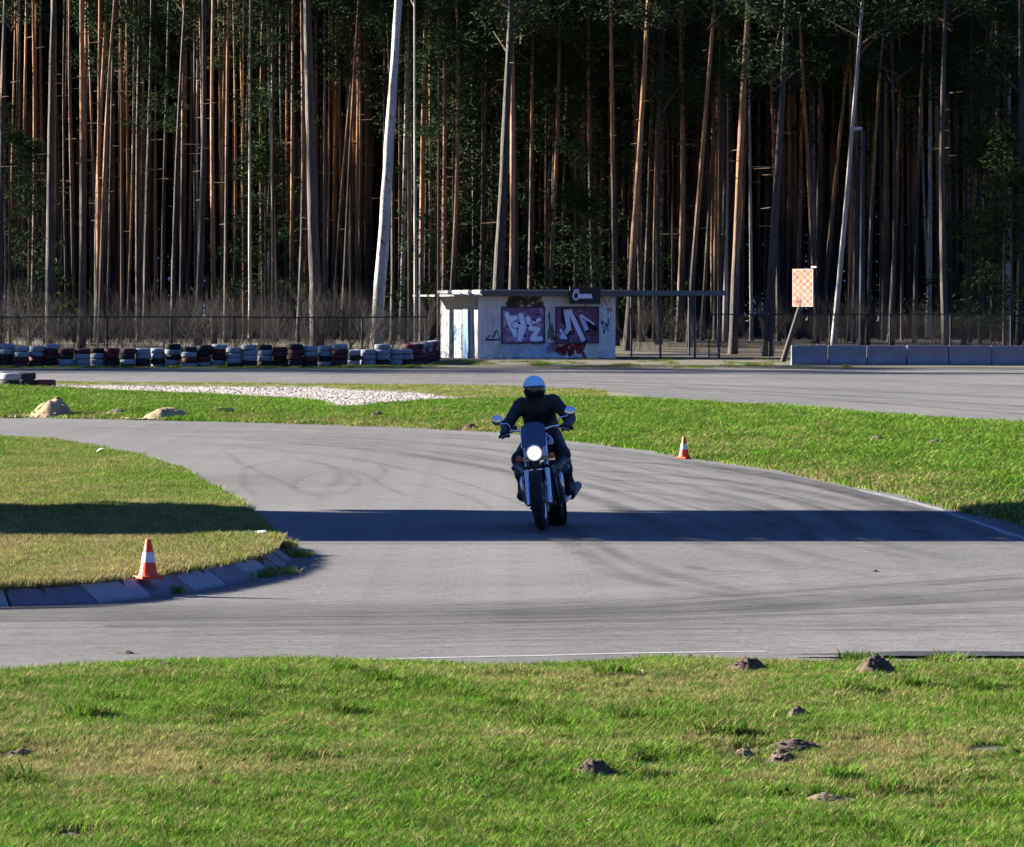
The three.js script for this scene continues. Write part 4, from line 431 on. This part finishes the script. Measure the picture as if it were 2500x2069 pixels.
{ // white scraps
  const g = new THREE.PlaneGeometry(1, 1, 6, 6); const p = g.attributes.position; for (let i = 0; i < p.count; i++) p.setZ(i, 0.16 * Math.sin(p.getX(i) * 4) * Math.cos(p.getY(i) * 3)); g.computeVertexNormals(); g.rotateX(-Math.PI / 2 + 0.35); const m = std([0.6, 0.6, 0.58], 0.9, 0, { side: THREE.DoubleSide });
  for (const [x, y, s, h, l] of [[200, 927, 0.24, islandH, 'white paper scrap at the far edge of the island'], [462, 853, 0.30, bankH, 'white paper scrap on the bank beside the sandy heap'], [528, 1121, 0.16, islandH, 'pale scrap lying behind the last kerb block']]) { const q = P(x, y, 0.06), o = top('paper_scrap', g, m, l, 'litter', 'white scraps in the grass'); o.position.set(q.x, Math.max(0.02, h(q.x, q.z)) + s * 0.2, q.z); o.scale.set(s, s, s * 0.8); o.rotation.y = x; }
}
// ---------------------------------------------------------------- grass blades (nobody could count them)
function tuft(seed, n, h, spread, w, droop) { const r = rng(seed), pos = [];
  for (let k = 0; k < n; k++) { const a = r() * 6.283, rr = spread * Math.sqrt(r()), x = Math.cos(a) * rr, z = Math.sin(a) * rr, b = r() * 6.283, hh = h * (0.45 + 0.75 * r()), ln = droop * hh * (0.3 + r()), dx = Math.cos(b), dz = Math.sin(b), wx = -dz * w / 2, wz = dx * w / 2;
    const m = [x + dx * ln * 0.35, hh * 0.62, z + dz * ln * 0.35], t = [x + dx * ln, hh, z + dz * ln];
    pos.push(x - wx, -0.01, z - wz, x + wx, -0.01, z + wz, m[0] + wx * 0.8, m[1], m[2] + wz * 0.8, x - wx, -0.01, z - wz, m[0] + wx * 0.8, m[1], m[2] + wz * 0.8, m[0] - wx * 0.8, m[1], m[2] - wz * 0.8, m[0] - wx * 0.8, m[1], m[2] - wz * 0.8, m[0] + wx * 0.8, m[1], m[2] + wz * 0.8, ...t); }
  const g = new THREE.BufferGeometry(); g.setAttribute('position', new THREE.Float32BufferAttribute(pos, 3)); g.setAttribute('uv', new THREE.Float32BufferAttribute(new Float32Array(pos.length / 3 * 2), 2)); g.computeVertexNormals(); return g; }
const bladeMat = new THREE.MeshPhysicalMaterial({ color: 0xffffff, roughness: 1, specularIntensity: 0.1, side: THREE.DoubleSide, transmission: 0.2, thickness: 0 });
function field(name, label, geos, n, pick, hFn, dryFn, size, seed, tone = 1) {
  const r = rng(seed), m = new THREE.Matrix4(), q = new THREE.Quaternion(), e = new THREE.Euler();
  geos.forEach((g, gi) => { const im = new THREE.InstancedMesh(g, bladeMat, Math.ceil(n / geos.length)); let k = 0, tries = 0;
    while (k < im.instanceMatrix.count && tries++ < n * 6) { const [x, z] = pick(r), h = hFn(x, z); if (h < 0.0 || bare.some((b) => Math.abs(b[0] - x) < b[2] && Math.hypot(b[0] - x, (b[1] - z) * 0.8) < b[2])) continue; const dry = dryFn(x, z); if (r() < 0.35 * dry) continue;
      const lush = fbm(x * 1.1, z * 0.5, 99), s = size * (0.55 + 0.6 * r()) * (0.7 + 0.7 * lush) * (1 - 0.35 * dry); e.set(0.25 * (r() - 0.5), r() * 6.283, 0.25 * (r() - 0.5)); m.compose(V(x, h, z), q.setFromEuler(e), V(s, s, s)); im.setMatrixAt(k, m);
      const straw = r() < (hFn === bankH ? 0.12 : 0.2) + 0.72 * dry, v = tone * (0.6 + 1.0 * r()) * (0.85 + 0.45 * fbm(x * 3.1, z * 2, 123, 3)); if (straw) im.setColorAt(k, lin(0.25 * v, 0.215 * v, 0.085 * v)); else { const y = r() * 0.5 + 0.5 * lush; im.setColorAt(k, lin(lerp(0.060, 0.115, y) * v, lerp(0.155, 0.21, y) * v, lerp(0.013, 0.018, y) * v)); } k++; }
    im.count = k; im.name = gi ? name + '_' + String(gi).padStart(3, '0') : name; im.castShadow = im.receiveShadow = true; tag(im, label, undefined, undefined, 'stuff'); scene.add(im); }); }
{ const r = rng(881); for (let k = 0; k < 44; k++) { const a = r() * 6.28, q = Math.sqrt(r()); bare.push([1.45 + Math.cos(a) * q * 0.95, -21.4 + Math.sin(a) * q * 2.1, 0.03 + 0.09 * r()]); } for (let k = 0; k < 70; k++) { const d = lerp(18, 29, r()); bare.push([(r() - 0.5) * 0.23 * d, -d, 0.015 + 0.06 * r() * r()]); } }
const nearT = [1, 2, 3].map((s) => tuft(s, 13, 0.046, 0.06, 0.0048, 1.0)), midT = [4, 5].map((s) => tuft(s, 16, 0.062, 0.11, 0.007, 1.0)), farT = [6, 7].map((s) => tuft(s, 18, 0.068, 0.22, 0.014, 1.2));
const fan = (d0, d1, l, rr) => (r) => { const d = d0 * Math.pow(d1 / d0, r()); return [lerp(l, rr, r()) * d, -d]; };    // even over the ground as the photograph shows it
field('foreground_grass_blades', 'short green and straw coloured lawn in front of the track', nearT, 150000, fan(17.5, 31, -0.125, 0.125), foreH, foreDry, 1, 11);
field('island_grass_blades', 'short dry lawn on the raised island inside the bend', midT, 70000, fan(33, 86, -0.125, -0.035), islandH, islandDry, 1, 12);
field('bank_grass_blades', 'bright green grass on the bank beyond the bend', farT, 110000, fan(46, 132, -0.125, 0.125), bankH, bankDry, 1, 13);
field('dry_verge_blades', 'thin yellowish grass beside the far track', [farT[0]], 7000, fan(104, 138, -0.12, 0.02), dryH, () => 0.55, 0.7, 14);
field('far_verge_blades', 'short grass between far track and tyre wall', [farT[1]], 8000, fan(164, 186, -0.125, 0.125), (x, z) => x > -3.2 && fbm(x, z * 0.3, 140) < 0.62 ? -1 : floorH(x, z), () => 0.25, 0.9, 15, 0.8);
{ const spots = [[262, 1224, 0.3], [300, 1222, 0.25], [335, 1216, 0.2], [478, 1186, 0.25], [520, 1182, 0.35], [560, 1176, 0.35], [604, 1142, 0.2]].map(([x, y, s]) => [P(x, y), s]);
  field('kerb_weeds', 'weeds growing along the foot of the kerb', [midT[0]], 420, (r) => { const [p, s] = spots[Math.floor(r() * spots.length)]; return [p.x + s * (r() - 0.5), p.z + s * 1.6 * (r() - 0.5)]; }, () => 0.004, () => 0.35, 0.9, 77); }
{ // dead leaves and taller weeds in the lawn
  const r = rng(5150), n = 320, g = new THREE.PlaneGeometry(0.018, 0.012, 2, 1), p = g.attributes.position; for (let i = 0; i < p.count; i++) p.setZ(i, 0.007 * Math.abs(p.getX(i)) / 0.009); g.computeVertexNormals(); const im = new THREE.InstancedMesh(g, std([1, 1, 1], 0.9, 0, { side: THREE.DoubleSide }), n), m = new THREE.Matrix4(), q = new THREE.Quaternion(), e = new THREE.Euler();
  for (let k = 0; k < n; k++) { let d, x; do { d = 18 * Math.pow(30 / 18, r()); x = (r() - 0.5) * 0.24 * d; } while (foreH(x, -d) < 0.01); const s = 0.6 + r(); e.set(-Math.PI / 2 + (r() - 0.5) * 1.2, (r() - 0.5), r() * 6); m.compose(V(x, Math.max(0, foreH(x, -d)) + 0.025, -d), q.setFromEuler(e), V(s, s, s)); im.setMatrixAt(k, m); const c = 0.5 + 0.8 * r(); im.setColorAt(k, r() < 0.7 ? lin(0.16 * c, 0.11 * c, 0.055 * c) : lin(0.24 * c, 0.21 * c, 0.14 * c)); }
  im.name = 'dead_leaves'; im.castShadow = im.receiveShadow = true; tag(im, 'dead leaves scattered over the lawn', undefined, undefined, 'stuff'); scene.add(im);
  const spots = []; for (let k = 0; k < 46; k++) { const d = 18 * Math.pow(30 / 18, r()); spots.push([(r() - 0.5) * 0.24 * d, -d, 0.05 + 0.12 * r()]); }
  field('lawn_weeds', 'taller green tufts in the lawn', [tuft(31, 12, 0.075, 0.05, 0.007, 0.9)], 1500, (r) => { const s = spots[Math.floor(r() * spots.length)]; return [s[0] + s[2] * (r() + r() - 1), s[1] + s[2] * 1.5 * (r() + r() - 1)]; }, foreH, () => 0.0, 1, 78, 0.8); }
// ---------------------------------------------------------------- motorcycle and rider (front towards +z)
const BIKE = { yaw: -0.107, lean: 0.122 };
function ride(g) { const f = P(1326 / 2500 * 2100, 1299 / 2500 * 2100); g.rotation.order = 'YZX'; g.rotation.y = BIKE.yaw; g.rotation.z = BIKE.lean; g.scale.setScalar(0.968); const o = V(0, 0, 0.72 * 0.968).applyEuler(g.rotation); g.position.set(f.x - o.x, 0.012, f.z - o.z); return g; }
{
  const g = ride(thing('motorcycle', 'dark classic motorcycle with lit round headlight coming towards the camera', 'motorcycle'));
  const black = std([0.012, 0.012, 0.014], 0.45), rub = std([0.014, 0.014, 0.015], 0.9), chrome = std([0.78, 0.79, 0.80], 0.14, 1), alloy = std([0.42, 0.43, 0.45], 0.4, 0.9), steel = std([0.12, 0.12, 0.13], 0.45, 0.8), seatM = std([0.015, 0.014, 0.014], 0.7);
  const blue = new THREE.MeshPhysicalMaterial({ color: lin(0.012, 0.018, 0.05), roughness: 0.3, clearcoat: 1, clearcoatRoughness: 0.08 });
  function wheel(name, z, R, w) { const G = new THREE.Group(); G.name = name; G.position.set(0, R, z); g.add(G);
    const pr = []; for (let k = 0; k <= 16; k++) { const a = -2.5 + 5.0 * k / 16; pr.push([R - w * 0.55 + Math.cos(a) * w * 0.55, Math.sin(a) * w * 0.5]); } part('tyre', lathe(pr, 48).rotateZ(Math.PI / 2), rub, G); const rr = R - w * 0.95; part('rim', lathe([[rr - 0.03, -0.035], [rr, -0.042], [rr + 0.012, -0.042], [rr - 0.005, 0], [rr + 0.012, 0.042], [rr, 0.042], [rr - 0.03, 0.035], [rr - 0.03, -0.035]], 40).rotateZ(Math.PI / 2), chrome, G);
    for (let k = 0; k < 10; k++) { const a = k / 10 * 6.283; part('spoke', rod(V((k % 2 ? 1 : -1) * 0.03, Math.cos(a) * 0.05, Math.sin(a) * 0.05), V(0, Math.cos(a + 0.15) * (rr - 0.02), Math.sin(a + 0.15) * (rr - 0.02)), 0.011, 0.008, 6), alloy, G); }
    part('hub', rod(V(-0.07, 0, 0), V(0.07, 0, 0), 0.045, 0.045, 16), alloy, G); for (const s of [-1, 1]) part('brake_disc', lathe([[0.07, -0.003], [0.14, -0.003], [0.14, 0.003], [0.07, 0.003], [0.07, -0.003]], 32).rotateZ(Math.PI / 2).translate(s * 0.076, 0, 0), steel, G); }
  wheel('front_wheel', 0.725, 0.315, 0.115); wheel('rear_wheel', -0.725, 0.31, 0.125);
  const rake = (y) => 0.725 - (y - 0.315) * 0.44;
  for (const s of [-1, 1]) { const f = part('fork_leg', rod(V(s * 0.1, 0.27, rake(0.27)), V(s * 0.1, 0.62, rake(0.62)), 0.030, 0.030, 14), std([0.72, 0.74, 0.78], 0.22, 0.85), g); part('stanchion', rod(V(s * 0.1, 0.62, rake(0.62)), V(s * 0.1, 0.97, rake(0.97)), 0.021, 0.021, 12), chrome, f); part('dust_seal', rod(V(s * 0.1, 0.615, rake(0.615)), V(s * 0.1, 0.65, rake(0.65)), 0.034, 0.028, 12), rub, f); part('axle_cap', rod(V(s * 0.07, 0.315, 0.725), V(s * 0.135, 0.315, 0.725), 0.02, 0.02, 10), alloy, f); part('brake_caliper', box(0.05, 0.11, 0.07, s * 0.085, 0.40, 0.605, 0.012), black, f); }
  { const pos = []; const fg = new THREE.CylinderGeometry(0.335, 0.335, 0.13, 28, 4, true, Math.PI * 0.5 - 0.1, Math.PI * 0.72); fg.rotateZ(Math.PI / 2); const p = fg.attributes.position; for (let i = 0; i < p.count; i++) { const k = Math.abs(p.getX(i)) / 0.065, s = 1 - 0.06 * k * k; p.setXYZ(i, p.getX(i), p.getY(i) * s, p.getZ(i) * s); } fg.computeVertexNormals(); fg.rotateX(-0.5); const m = std([0.012, 0.014, 0.03], 0.3, 0, { side: THREE.DoubleSide }); const f = part('front_mudguard', fg, m, g); f.position.set(0, 0.315, 0.725); part('stay', merged([rod(V(-0.075, 0.3, 0.05), V(0.075, 0.3, 0.05), 0.008)]), chrome, f); }
  part('fork_clamp', merged([box(0.27, 0.035, 0.07, 0, 0.72, rake(0.72), 0.01), box(0.27, 0.035, 0.07, 0, 0.955, rake(0.955), 0.01)]), alloy, g); part('horn', lathe([[0.0, 0.02], [0.035, 0.02], [0.042, 0.0], [0.042, -0.02]], 18).rotateX(Math.PI / 2).translate(0.0, 0.65, 0.64), black, g);
  // headlamp: shell, chrome rim, lit lens
  const hz = 0.66, hy = 0.785, sh = part('headlight', lathe([[0.0, -0.11], [0.05, -0.1], [0.074, -0.05], [0.082, 0.0]], 32).rotateX(Math.PI / 2).translate(0, hy, hz), black, g); part('rim', new THREE.TorusGeometry(0.079, 0.009, 10, 40).translate(0, hy, hz), chrome, sh);
  part('lens', lathe([[0.0, 0.022], [0.04, 0.018], [0.056, 0.01], [0.068, 0.0]], 32).rotateX(Math.PI / 2).translate(0, hy, hz + 0.002), std([0.9, 0.9, 0.88], 0.3, 0, { emissive: lin(1, 0.93, 0.78), emissiveIntensity: 0.26 }), sh);
  const lamp = new THREE.SpotLight(lin(1, 0.95, 0.84), 0.6, 12, 0.5, 0.8, 2); lamp.position.set(0, hy, hz + 0.04); lamp.target.position.set(0, hy - 0.25, hz + 4); lamp.castShadow = true; lamp.name = 'headlight_beam'; g.add(lamp, lamp.target);
  part('headlight_bracket', merged([box(0.02, 0.10, 0.14, -0.098, 0.79, 0.6), box(0.02, 0.10, 0.14, 0.098, 0.79, 0.6)]), alloy, g);
  for (const s of [-1, 1]) { const t = part('turn_signal', new THREE.SphereGeometry(0.034, 16, 12).scale(1, 1, 0.8).translate(s * 0.165, 0.74, 0.60), std([0.55, 0.12, 0.02], 0.25), g, s > 0 ? 'orange-red turn signal right of the headlight' : undefined); part('stem', rod(V(s * 0.10, 0.74, 0.58), V(s * 0.145, 0.74, 0.59), 0.009), chrome, t); part('turn_signal', new THREE.SphereGeometry(0.03, 12, 10).translate(s * 0.14, 0.66, -0.86), std([0.55, 0.12, 0.02], 0.25), g); }
  // small dark screen with pale edge
  { const n = 14, m = 10, pos = [], idx = []; for (let j = 0; j <= m; j++) for (let i = 0; i <= n; i++) { const u = i / n * 2 - 1, v = j / m, w = 0.125 * (v < 0.75 ? 1 : Math.sqrt(Math.max(0, 1 - Math.pow((v - 0.75) / 0.27, 2)))), x = u * w; pos.push(x, 0.845 + 0.25 * v, 0.665 - 0.11 * v - x * x * 4.0); if (i < n && j < m) { const a = j * (n + 1) + i; idx.push(a, a + 1, a + n + 1, a + 1, a + n + 2, a + n + 1); } }
    const q = new THREE.BufferGeometry(); q.setAttribute('position', new THREE.Float32BufferAttribute(pos, 3)); q.setIndex(idx); q.computeVertexNormals(); q.setAttribute('uv', new THREE.Float32BufferAttribute(new Float32Array(pos.length / 3 * 2), 2)); const s = part('flyscreen', q, new THREE.MeshPhysicalMaterial({ color: lin(0.02, 0.03, 0.09), roughness: 0.12, clearcoat: 1, side: THREE.DoubleSide }), g, 'dark blue small windscreen'); const ed = []; for (let j = 0; j <= 12; j++) { const v = j / 12, w = 0.125 * (v < 0.75 ? 1 : Math.sqrt(Math.max(0, 1 - Math.pow((v - 0.75) / 0.27, 2)))); ed.push(V(-w, 0.845 + 0.25 * v, 0.665 - 0.11 * v - w * w * 4)); } part('edge_trim', tube(ed.slice(0, 10), 0.007, 6, 24), chrome, s); }
  for (const s of [-1, 1]) part('gauge', lathe([[0, 0.045], [0.04, 0.045], [0.044, 0.035], [0.044, 0], [0.03, -0.02]], 20).rotateX(0.6).translate(s * 0.055, 1.0, 0.44), black, g);
  // bars, grips, levers, mirrors
  part('handlebar', tube([V(-0.36, 0.985, 0.27), V(-0.22, 1.03, 0.36), V(-0.1, 1.01, 0.42), V(0, 1.0, 0.43), V(0.1, 1.01, 0.42), V(0.22, 1.03, 0.36), V(0.36, 0.985, 0.27)], 0.0125, 10, 48), chrome, g);
  for (const s of [-1, 1]) { part('grip', rod(V(s * 0.25, 1.022, 0.343), V(s * 0.375, 0.98, 0.262), 0.018, 0.018, 12), rub, g); part('lever', tube([V(s * 0.22, 1.015, 0.38), V(s * 0.28, 1.0, 0.385), V(s * 0.36, 0.97, 0.33)], 0.006, 6), alloy, g); part('reservoir', box(0.05, 0.045, 0.045, s * 0.2, 1.06, 0.36, 0.01), black, g);
    const mx = s * 0.375, my = 1.155, mz = 0.30, mm = part('mirror', new THREE.SphereGeometry(0.058, 24, 16).scale(1, 0.92, 0.45).translate(mx, my, mz), chrome, g, s < 0 ? 'round chrome mirror on the left of the picture' : 'round chrome mirror on the right of the picture'); part('stalk', tube([V(s * 0.24, 1.04, 0.35), V(s * 0.26, 1.10, 0.36), V(mx - s * 0.03, my - 0.04, mz + 0.015)], 0.006, 6), chrome, mm); part('glass', new THREE.CircleGeometry(0.05, 20).rotateY(Math.PI).translate(mx, my, mz - 0.0275), std([0.8, 0.8, 0.82], 0.03, 1), mm); }
  // tank, seat, tail
  const tk = new THREE.SphereGeometry(1, 32, 20); { const p = tk.attributes.position; for (let i = 0; i < p.count; i++) { let x = p.getX(i), y = p.getY(i), z = p.getZ(i); const n = z > 0 ? 1 : 0.72 + 0.28 * (1 + z); p.setXYZ(i, x * 0.16 * n, 0.86 + y * (y > 0 ? 0.125 : 0.10), 0.12 + z * 0.30); } tk.computeVertexNormals(); } const tank = part('fuel_tank', tk, blue, g); part('filler_cap', lathe([[0, 0.012], [0.03, 0.012], [0.034, 0]], 16).translate(0, 0.982, 0.16), chrome, tank);
  part('seat', new RoundedBoxGeometry(0.27, 0.11, 0.72, 4, 0.05).rotateX(-0.04).translate(0, 0.79, -0.48), seatM, g); part('side_panel', box(0.03, 0.2, 0.26, -0.13, 0.62, -0.3, 0.012), blue, g); part('side_panel', box(0.03, 0.2, 0.26, 0.13, 0.62, -0.3, 0.012), blue, g);
  part('rear_mudguard', lathe([[0.34, -0.09], [0.352, -0.05], [0.355, 0], [0.352, 0.05], [0.34, 0.09]], 48).rotateZ(Math.PI / 2).translate(0, 0.315, -0.725), std([0.012, 0.012, 0.014], 0.5, 0, { side: THREE.DoubleSide }), g); part('tail_light', box(0.12, 0.07, 0.05, 0, 0.72, -1.0, 0.015), std([0.35, 0.01, 0.01], 0.3), g);
  // engine: crankcase and two finned cylinders reaching out
  const en = part('engine', merged([box(0.30, 0.26, 0.40, 0, 0.42, 0.02, 0.04), rod(V(-0.2, 0.42, 0.0), V(0.2, 0.42, 0.0), 0.11, 0.11, 22), box(0.2, 0.08, 0.34, 0, 0.26, 0.02, 0.02)]), std([0.10, 0.10, 0.11], 0.45, 0.7), g);
  for (const s of [-1, 1]) { const a = V(s * 0.08, 0.50, 0.10), b = V(s * 0.25, 0.66, 0.13), d = b.clone().sub(a), cy = [rod(a, b, 0.052, 0.052, 16)]; for (let k = 0; k < 8; k++) { const p = a.clone().addScaledVector(d, 0.2 + k * 0.1), e = p.clone().addScaledVector(d, 0.025); cy.push(rod(p, e, 0.078, 0.078, 18)); } part('cylinder', merged(cy), alloy, en); part('rocker_cover', rod(b, b.clone().addScaledVector(d, 0.16), 0.066, 0.05, 16), steel, en);
    part('exhaust', tube([V(s * 0.17, 0.58, 0.17), V(s * 0.2, 0.52, 0.27), V(s * 0.2, 0.36, 0.27), V(s * 0.19, 0.27, 0.12), V(s * 0.19, 0.26, -0.2), V(s * 0.21, 0.29, -0.5)], 0.022, 10, 48), chrome, g); part('silencer', rod(V(s * 0.21, 0.28, -0.45), V(s * 0.23, 0.36, -1.02), 0.040, 0.048, 18), black, g);
    part('footpeg', rod(V(s * 0.13, 0.31, -0.08), V(s * 0.29, 0.315, -0.08), 0.014, 0.014, 10), rub, g); part('pedal', tube([V(s * 0.17, 0.29, -0.02), V(s * 0.2, 0.29, 0.08), V(s * 0.25, 0.305, 0.12)], 0.008, 6), alloy, g); part('shock_absorber', merged([rod(V(s * 0.13, 0.36, -0.68), V(s * 0.13, 0.68, -0.56), 0.018), ...[0, 1, 2, 3, 4, 5].map((k) => new THREE.TorusGeometry(0.032, 0.007, 6, 16).rotateX(Math.PI / 2 - 0.36).translate(s * 0.13, 0.42 + k * 0.04, -0.657 + k * 0.015))]), chrome, g); }
  part('frame', merged([tube([V(0, 0.93, 0.44), V(0, 0.78, 0.2), V(0, 0.72, -0.2), V(0, 0.74, -0.7)], 0.022), tube([V(-0.05, 0.86, 0.42), V(-0.12, 0.55, 0.31), V(-0.13, 0.24, 0.16), V(-0.13, 0.24, -0.2), V(-0.12, 0.6, -0.32), V(-0.1, 0.72, -0.5)], 0.016), tube([V(0.05, 0.86, 0.42), V(0.12, 0.55, 0.31), V(0.13, 0.24, 0.16), V(0.13, 0.24, -0.2), V(0.12, 0.6, -0.32), V(0.1, 0.72, -0.5)], 0.016), rod(V(0, 0.70, 0.56), V(0, 0.97, 0.44), 0.03)]), black, g);
  part('swingarm', merged([rod(V(-0.11, 0.36, -0.22), V(-0.115, 0.31, -0.74), 0.022), rod(V(0.11, 0.36, -0.22), V(0.115, 0.31, -0.74), 0.022), rod(V(-0.125, 0.31, -0.725), V(0.125, 0.31, -0.725), 0.014)]), black, g); part('side_stand', rod(V(-0.15, 0.27, -0.1), V(-0.21, 0.2, -0.34), 0.011), steel, g);
}
// signed-distance body meshed by marching cubes
function fieldMesh(bones, c, half, res, k) { // bones: [ax,ay,az,ra, bx,by,bz,rb, kx?]; returns geometry
  const mc = new MarchingCubes(res, new THREE.MeshBasicMaterial(), false, false, 400000), n = mc.size, hs = n / 2; mc.isolation = 0; let q = 0;
  for (let z = 0; z < n; z++) for (let y = 0; y < n; y++) for (let x = 0; x < n; x++, q++) { const px = c.x + (x - hs) / hs * half, py = c.y + (y - hs) / hs * half, pz = c.z + (z - hs) / hs * half; let d = 1e3;
    for (const b of bones) { const vx = b[4] - b[0], vy = b[5] - b[1], vz = b[6] - b[2], wx = px - b[0], wy = py - b[1], wz = pz - b[2]; let t = (vx * wx + vy * wy + vz * wz) / (vx * vx + vy * vy + vz * vz + 1e-9); t = t < 0 ? 0 : t > 1 ? 1 : t; let ex = wx - vx * t; const ey = wy - vy * t, ez = wz - vz * t; if (b[8]) ex /= b[8]; const e = Math.sqrt(ex * ex + ey * ey + ez * ez) - (b[3] + (b[7] - b[3]) * t); const h = Math.max(k - Math.abs(d - e), 0) / k; d = Math.min(d, e) - h * h * k * 0.25; }
    mc.field[q] = -d; }
  mc.update(); const cnt = mc.count ?? mc.geometry.drawRange.count, g = new THREE.BufferGeometry(); const p = new Float32Array(mc.positionArray.subarray(0, cnt * 3)); for (let i = 0; i < p.length; i += 3) { p[i] = c.x + p[i] * half; p[i + 1] = c.y + p[i + 1] * half; p[i + 2] = c.z + p[i + 2] * half; } g.setAttribute('position', new THREE.BufferAttribute(p, 3)); const m = mergeVertices(g, 1e-5); m.computeVertexNormals(); return m;
}
{
  const g = ride(thing('person', 'person in black riding gear and light blue helmet seated on the motorcycle', 'person'));
  const B = []; const b = (a, ra, c, rb, kx) => B.push([...a, ra, ...c, rb, kx]);
  b([0, 0.93, -0.36], 0.125, [0, 1.06, -0.31], 0.115, 1.3); b([0, 1.06, -0.31], 0.118, [0, 1.22, -0.22], 0.128, 1.42); b([-0.14, 1.27, -0.19], 0.075, [0.14, 1.27, -0.19], 0.075); b([0, 1.25, -0.2], 0.08, [0, 1.37, -0.15], 0.062); b([0, 1.37, -0.14], 0.078, [0, 1.43, -0.11], 0.085);
  for (const s of [-1, 1]) { b([s * 0.18, 1.27, -0.18], 0.07, [s * 0.325, 1.08, -0.06], 0.056); b([s * 0.325, 1.08, -0.06], 0.056, [s * 0.325, 1.015, 0.205], 0.040); b([s * 0.325, 1.015, 0.205], 0.038, [s * 0.318, 1.01, 0.255], 0.034);
    b([s * 0.10, 0.90, -0.34], 0.105, [s * 0.225, 0.73, 0.06], 0.072); b([s * 0.225, 0.73, 0.06], 0.071, [s * 0.225, 0.58, -0.02], 0.066); b([s * 0.225, 0.58, -0.02], 0.066, [s * 0.235, 0.40, -0.12], 0.047); b([s * 0.235, 0.42, -0.115], 0.052, [s * 0.24, 0.375, -0.12], 0.052); b([s * 0.24, 0.365, -0.15], 0.044, [s * 0.255, 0.352, 0.02], 0.036); b([s * 0.255, 0.352, 0.02], 0.036, [s * 0.262, 0.355, 0.09], 0.030); }
  const body = fieldMesh(B, V(0, 0.88, -0.1), 0.66, 110, 0.045), geos = [body];
  for (const s of [-1, 1]) { const F1 = [], o = V(s * 0.318, 1.0, 0.30), f = (a, ra, c, rb) => F1.push([o.x + s * a[0], o.y + a[1], o.z + a[2], ra, o.x + s * c[0], o.y + c[1], o.z + c[2], rb]); const ax = (t) => [t * 0.84, -t * 0.28, -t * 0.54];  // along the grip, outward
    f([0, 0.01, -0.05], 0.034, [0, 0.016, -0.02], 0.030); for (const t of [-0.028, -0.01, 0.01, 0.026]) { const q = ax(t); f([q[0] * 0.6, 0.014, -0.03 + q[2] * 0.6], 0.02, [q[0], q[1] + 0.03, q[2] + 0.008], 0.0125); }
    [[-0.032, 1.0], [-0.010, 1.08], [0.012, 1.03], [0.032, 0.85]].forEach(([t, L]) => { const q = ax(t); f([q[0], q[1] + 0.030, q[2] + 0.006], 0.0112, [q[0], q[1] + 0.022, q[2] + 0.032 * L], 0.0105); f([q[0], q[1] + 0.022, q[2] + 0.032 * L], 0.0105, [q[0], q[1] - 0.010, q[2] + 0.034 * L], 0.0098); f([q[0], q[1] - 0.010, q[2] + 0.034 * L], 0.0098, [q[0], q[1] - 0.028, q[2] + 0.014], 0.009); });
    f([-0.022, 0.0, -0.03], 0.016, [-0.045, -0.018, 0.0], 0.012); f([-0.045, -0.018, 0.0], 0.0118, [-0.040, -0.028, 0.028], 0.010); geos.push(fieldMesh(F1, o, 0.105, 70, 0.007)); }
  const all = mergeGeometries(geos), p = all.attributes.position, col = []; for (let i = 0; i < p.count; i++) { const x = p.getX(i), y = p.getY(i), z = p.getZ(i); let c = [0.010, 0.010, 0.012]; if (z > 0.21 && y > 0.9) c = [0.016, 0.016, 0.018]; else if (y < 0.44) c = [0.028, 0.025, 0.034]; else if (y < 0.9 && Math.abs(x) > 0.05) c = x < 0 && y > 0.66 ? [0.030, 0.010, 0.012] : [0.012, 0.011, 0.013]; const n = 0.75 + 0.5 * fbm(x * 30, y * 30 + z * 20, 3); col.push(c[0] * n, c[1] * n, c[2] * n); }
  all.setAttribute('color', new THREE.Float32BufferAttribute(col, 3)); all.setAttribute('uv', new THREE.Float32BufferAttribute(new Float32Array(p.count * 2).map((_, i) => i & 1 ? p.getY(i >> 1) : p.getX(i >> 1) + p.getZ(i >> 1)), 2));
  part('body', all, std([1, 1, 1], 0.55, 0, { vertexColors: true, bumpMap: texture(128, (u, v) => tnoise(u, v, 8, 3) * 0.6 + tnoise(u, v, 32, 5) * 0.4, 6, false), bumpScale: 0.01 }), g);
  const hc = V(0, 1.43, -0.10), rx = 0.118, ry = 0.132, rz = 0.142, dome = new THREE.SphereGeometry(1, 40, 24, 0, Math.PI * 2, 0, 1.72).scale(rx, ry, rz);
  const he = part('helmet', dome, new THREE.MeshPhysicalMaterial({ color: lin(0.45, 0.78, 0.98), roughness: 0.5 }), g, 'light blue helmet shell'); he.position.copy(hc);
  part('chin_guard', new THREE.SphereGeometry(1, 40, 20, 0, Math.PI * 2, 1.6, 1.05).scale(rx * 0.985, ry, rz * 0.985), std([0.012, 0.012, 0.014], 0.4), he); const vis = new THREE.SphereGeometry(1, 36, 10, Math.PI * 0.14, Math.PI * 0.72, 1.36, 0.62).scale(rx * 1.03, ry * 1.0, rz * 1.03); part('visor', vis, new THREE.MeshPhysicalMaterial({ color: lin(0.008, 0.008, 0.012), roughness: 0.08, clearcoat: 1 }), he); part('rim_trim', new THREE.TorusGeometry(1, 0.02, 6, 40).scale(rx * 0.72, rz * 0.72, 0.2).rotateX(Math.PI / 2).translate(0, -ry * 0.86, 0), std([0.02, 0.02, 0.02], 0.8), he); he.rotation.z = -0.06;
}
nameLines();
renderer.render(scene, camera);
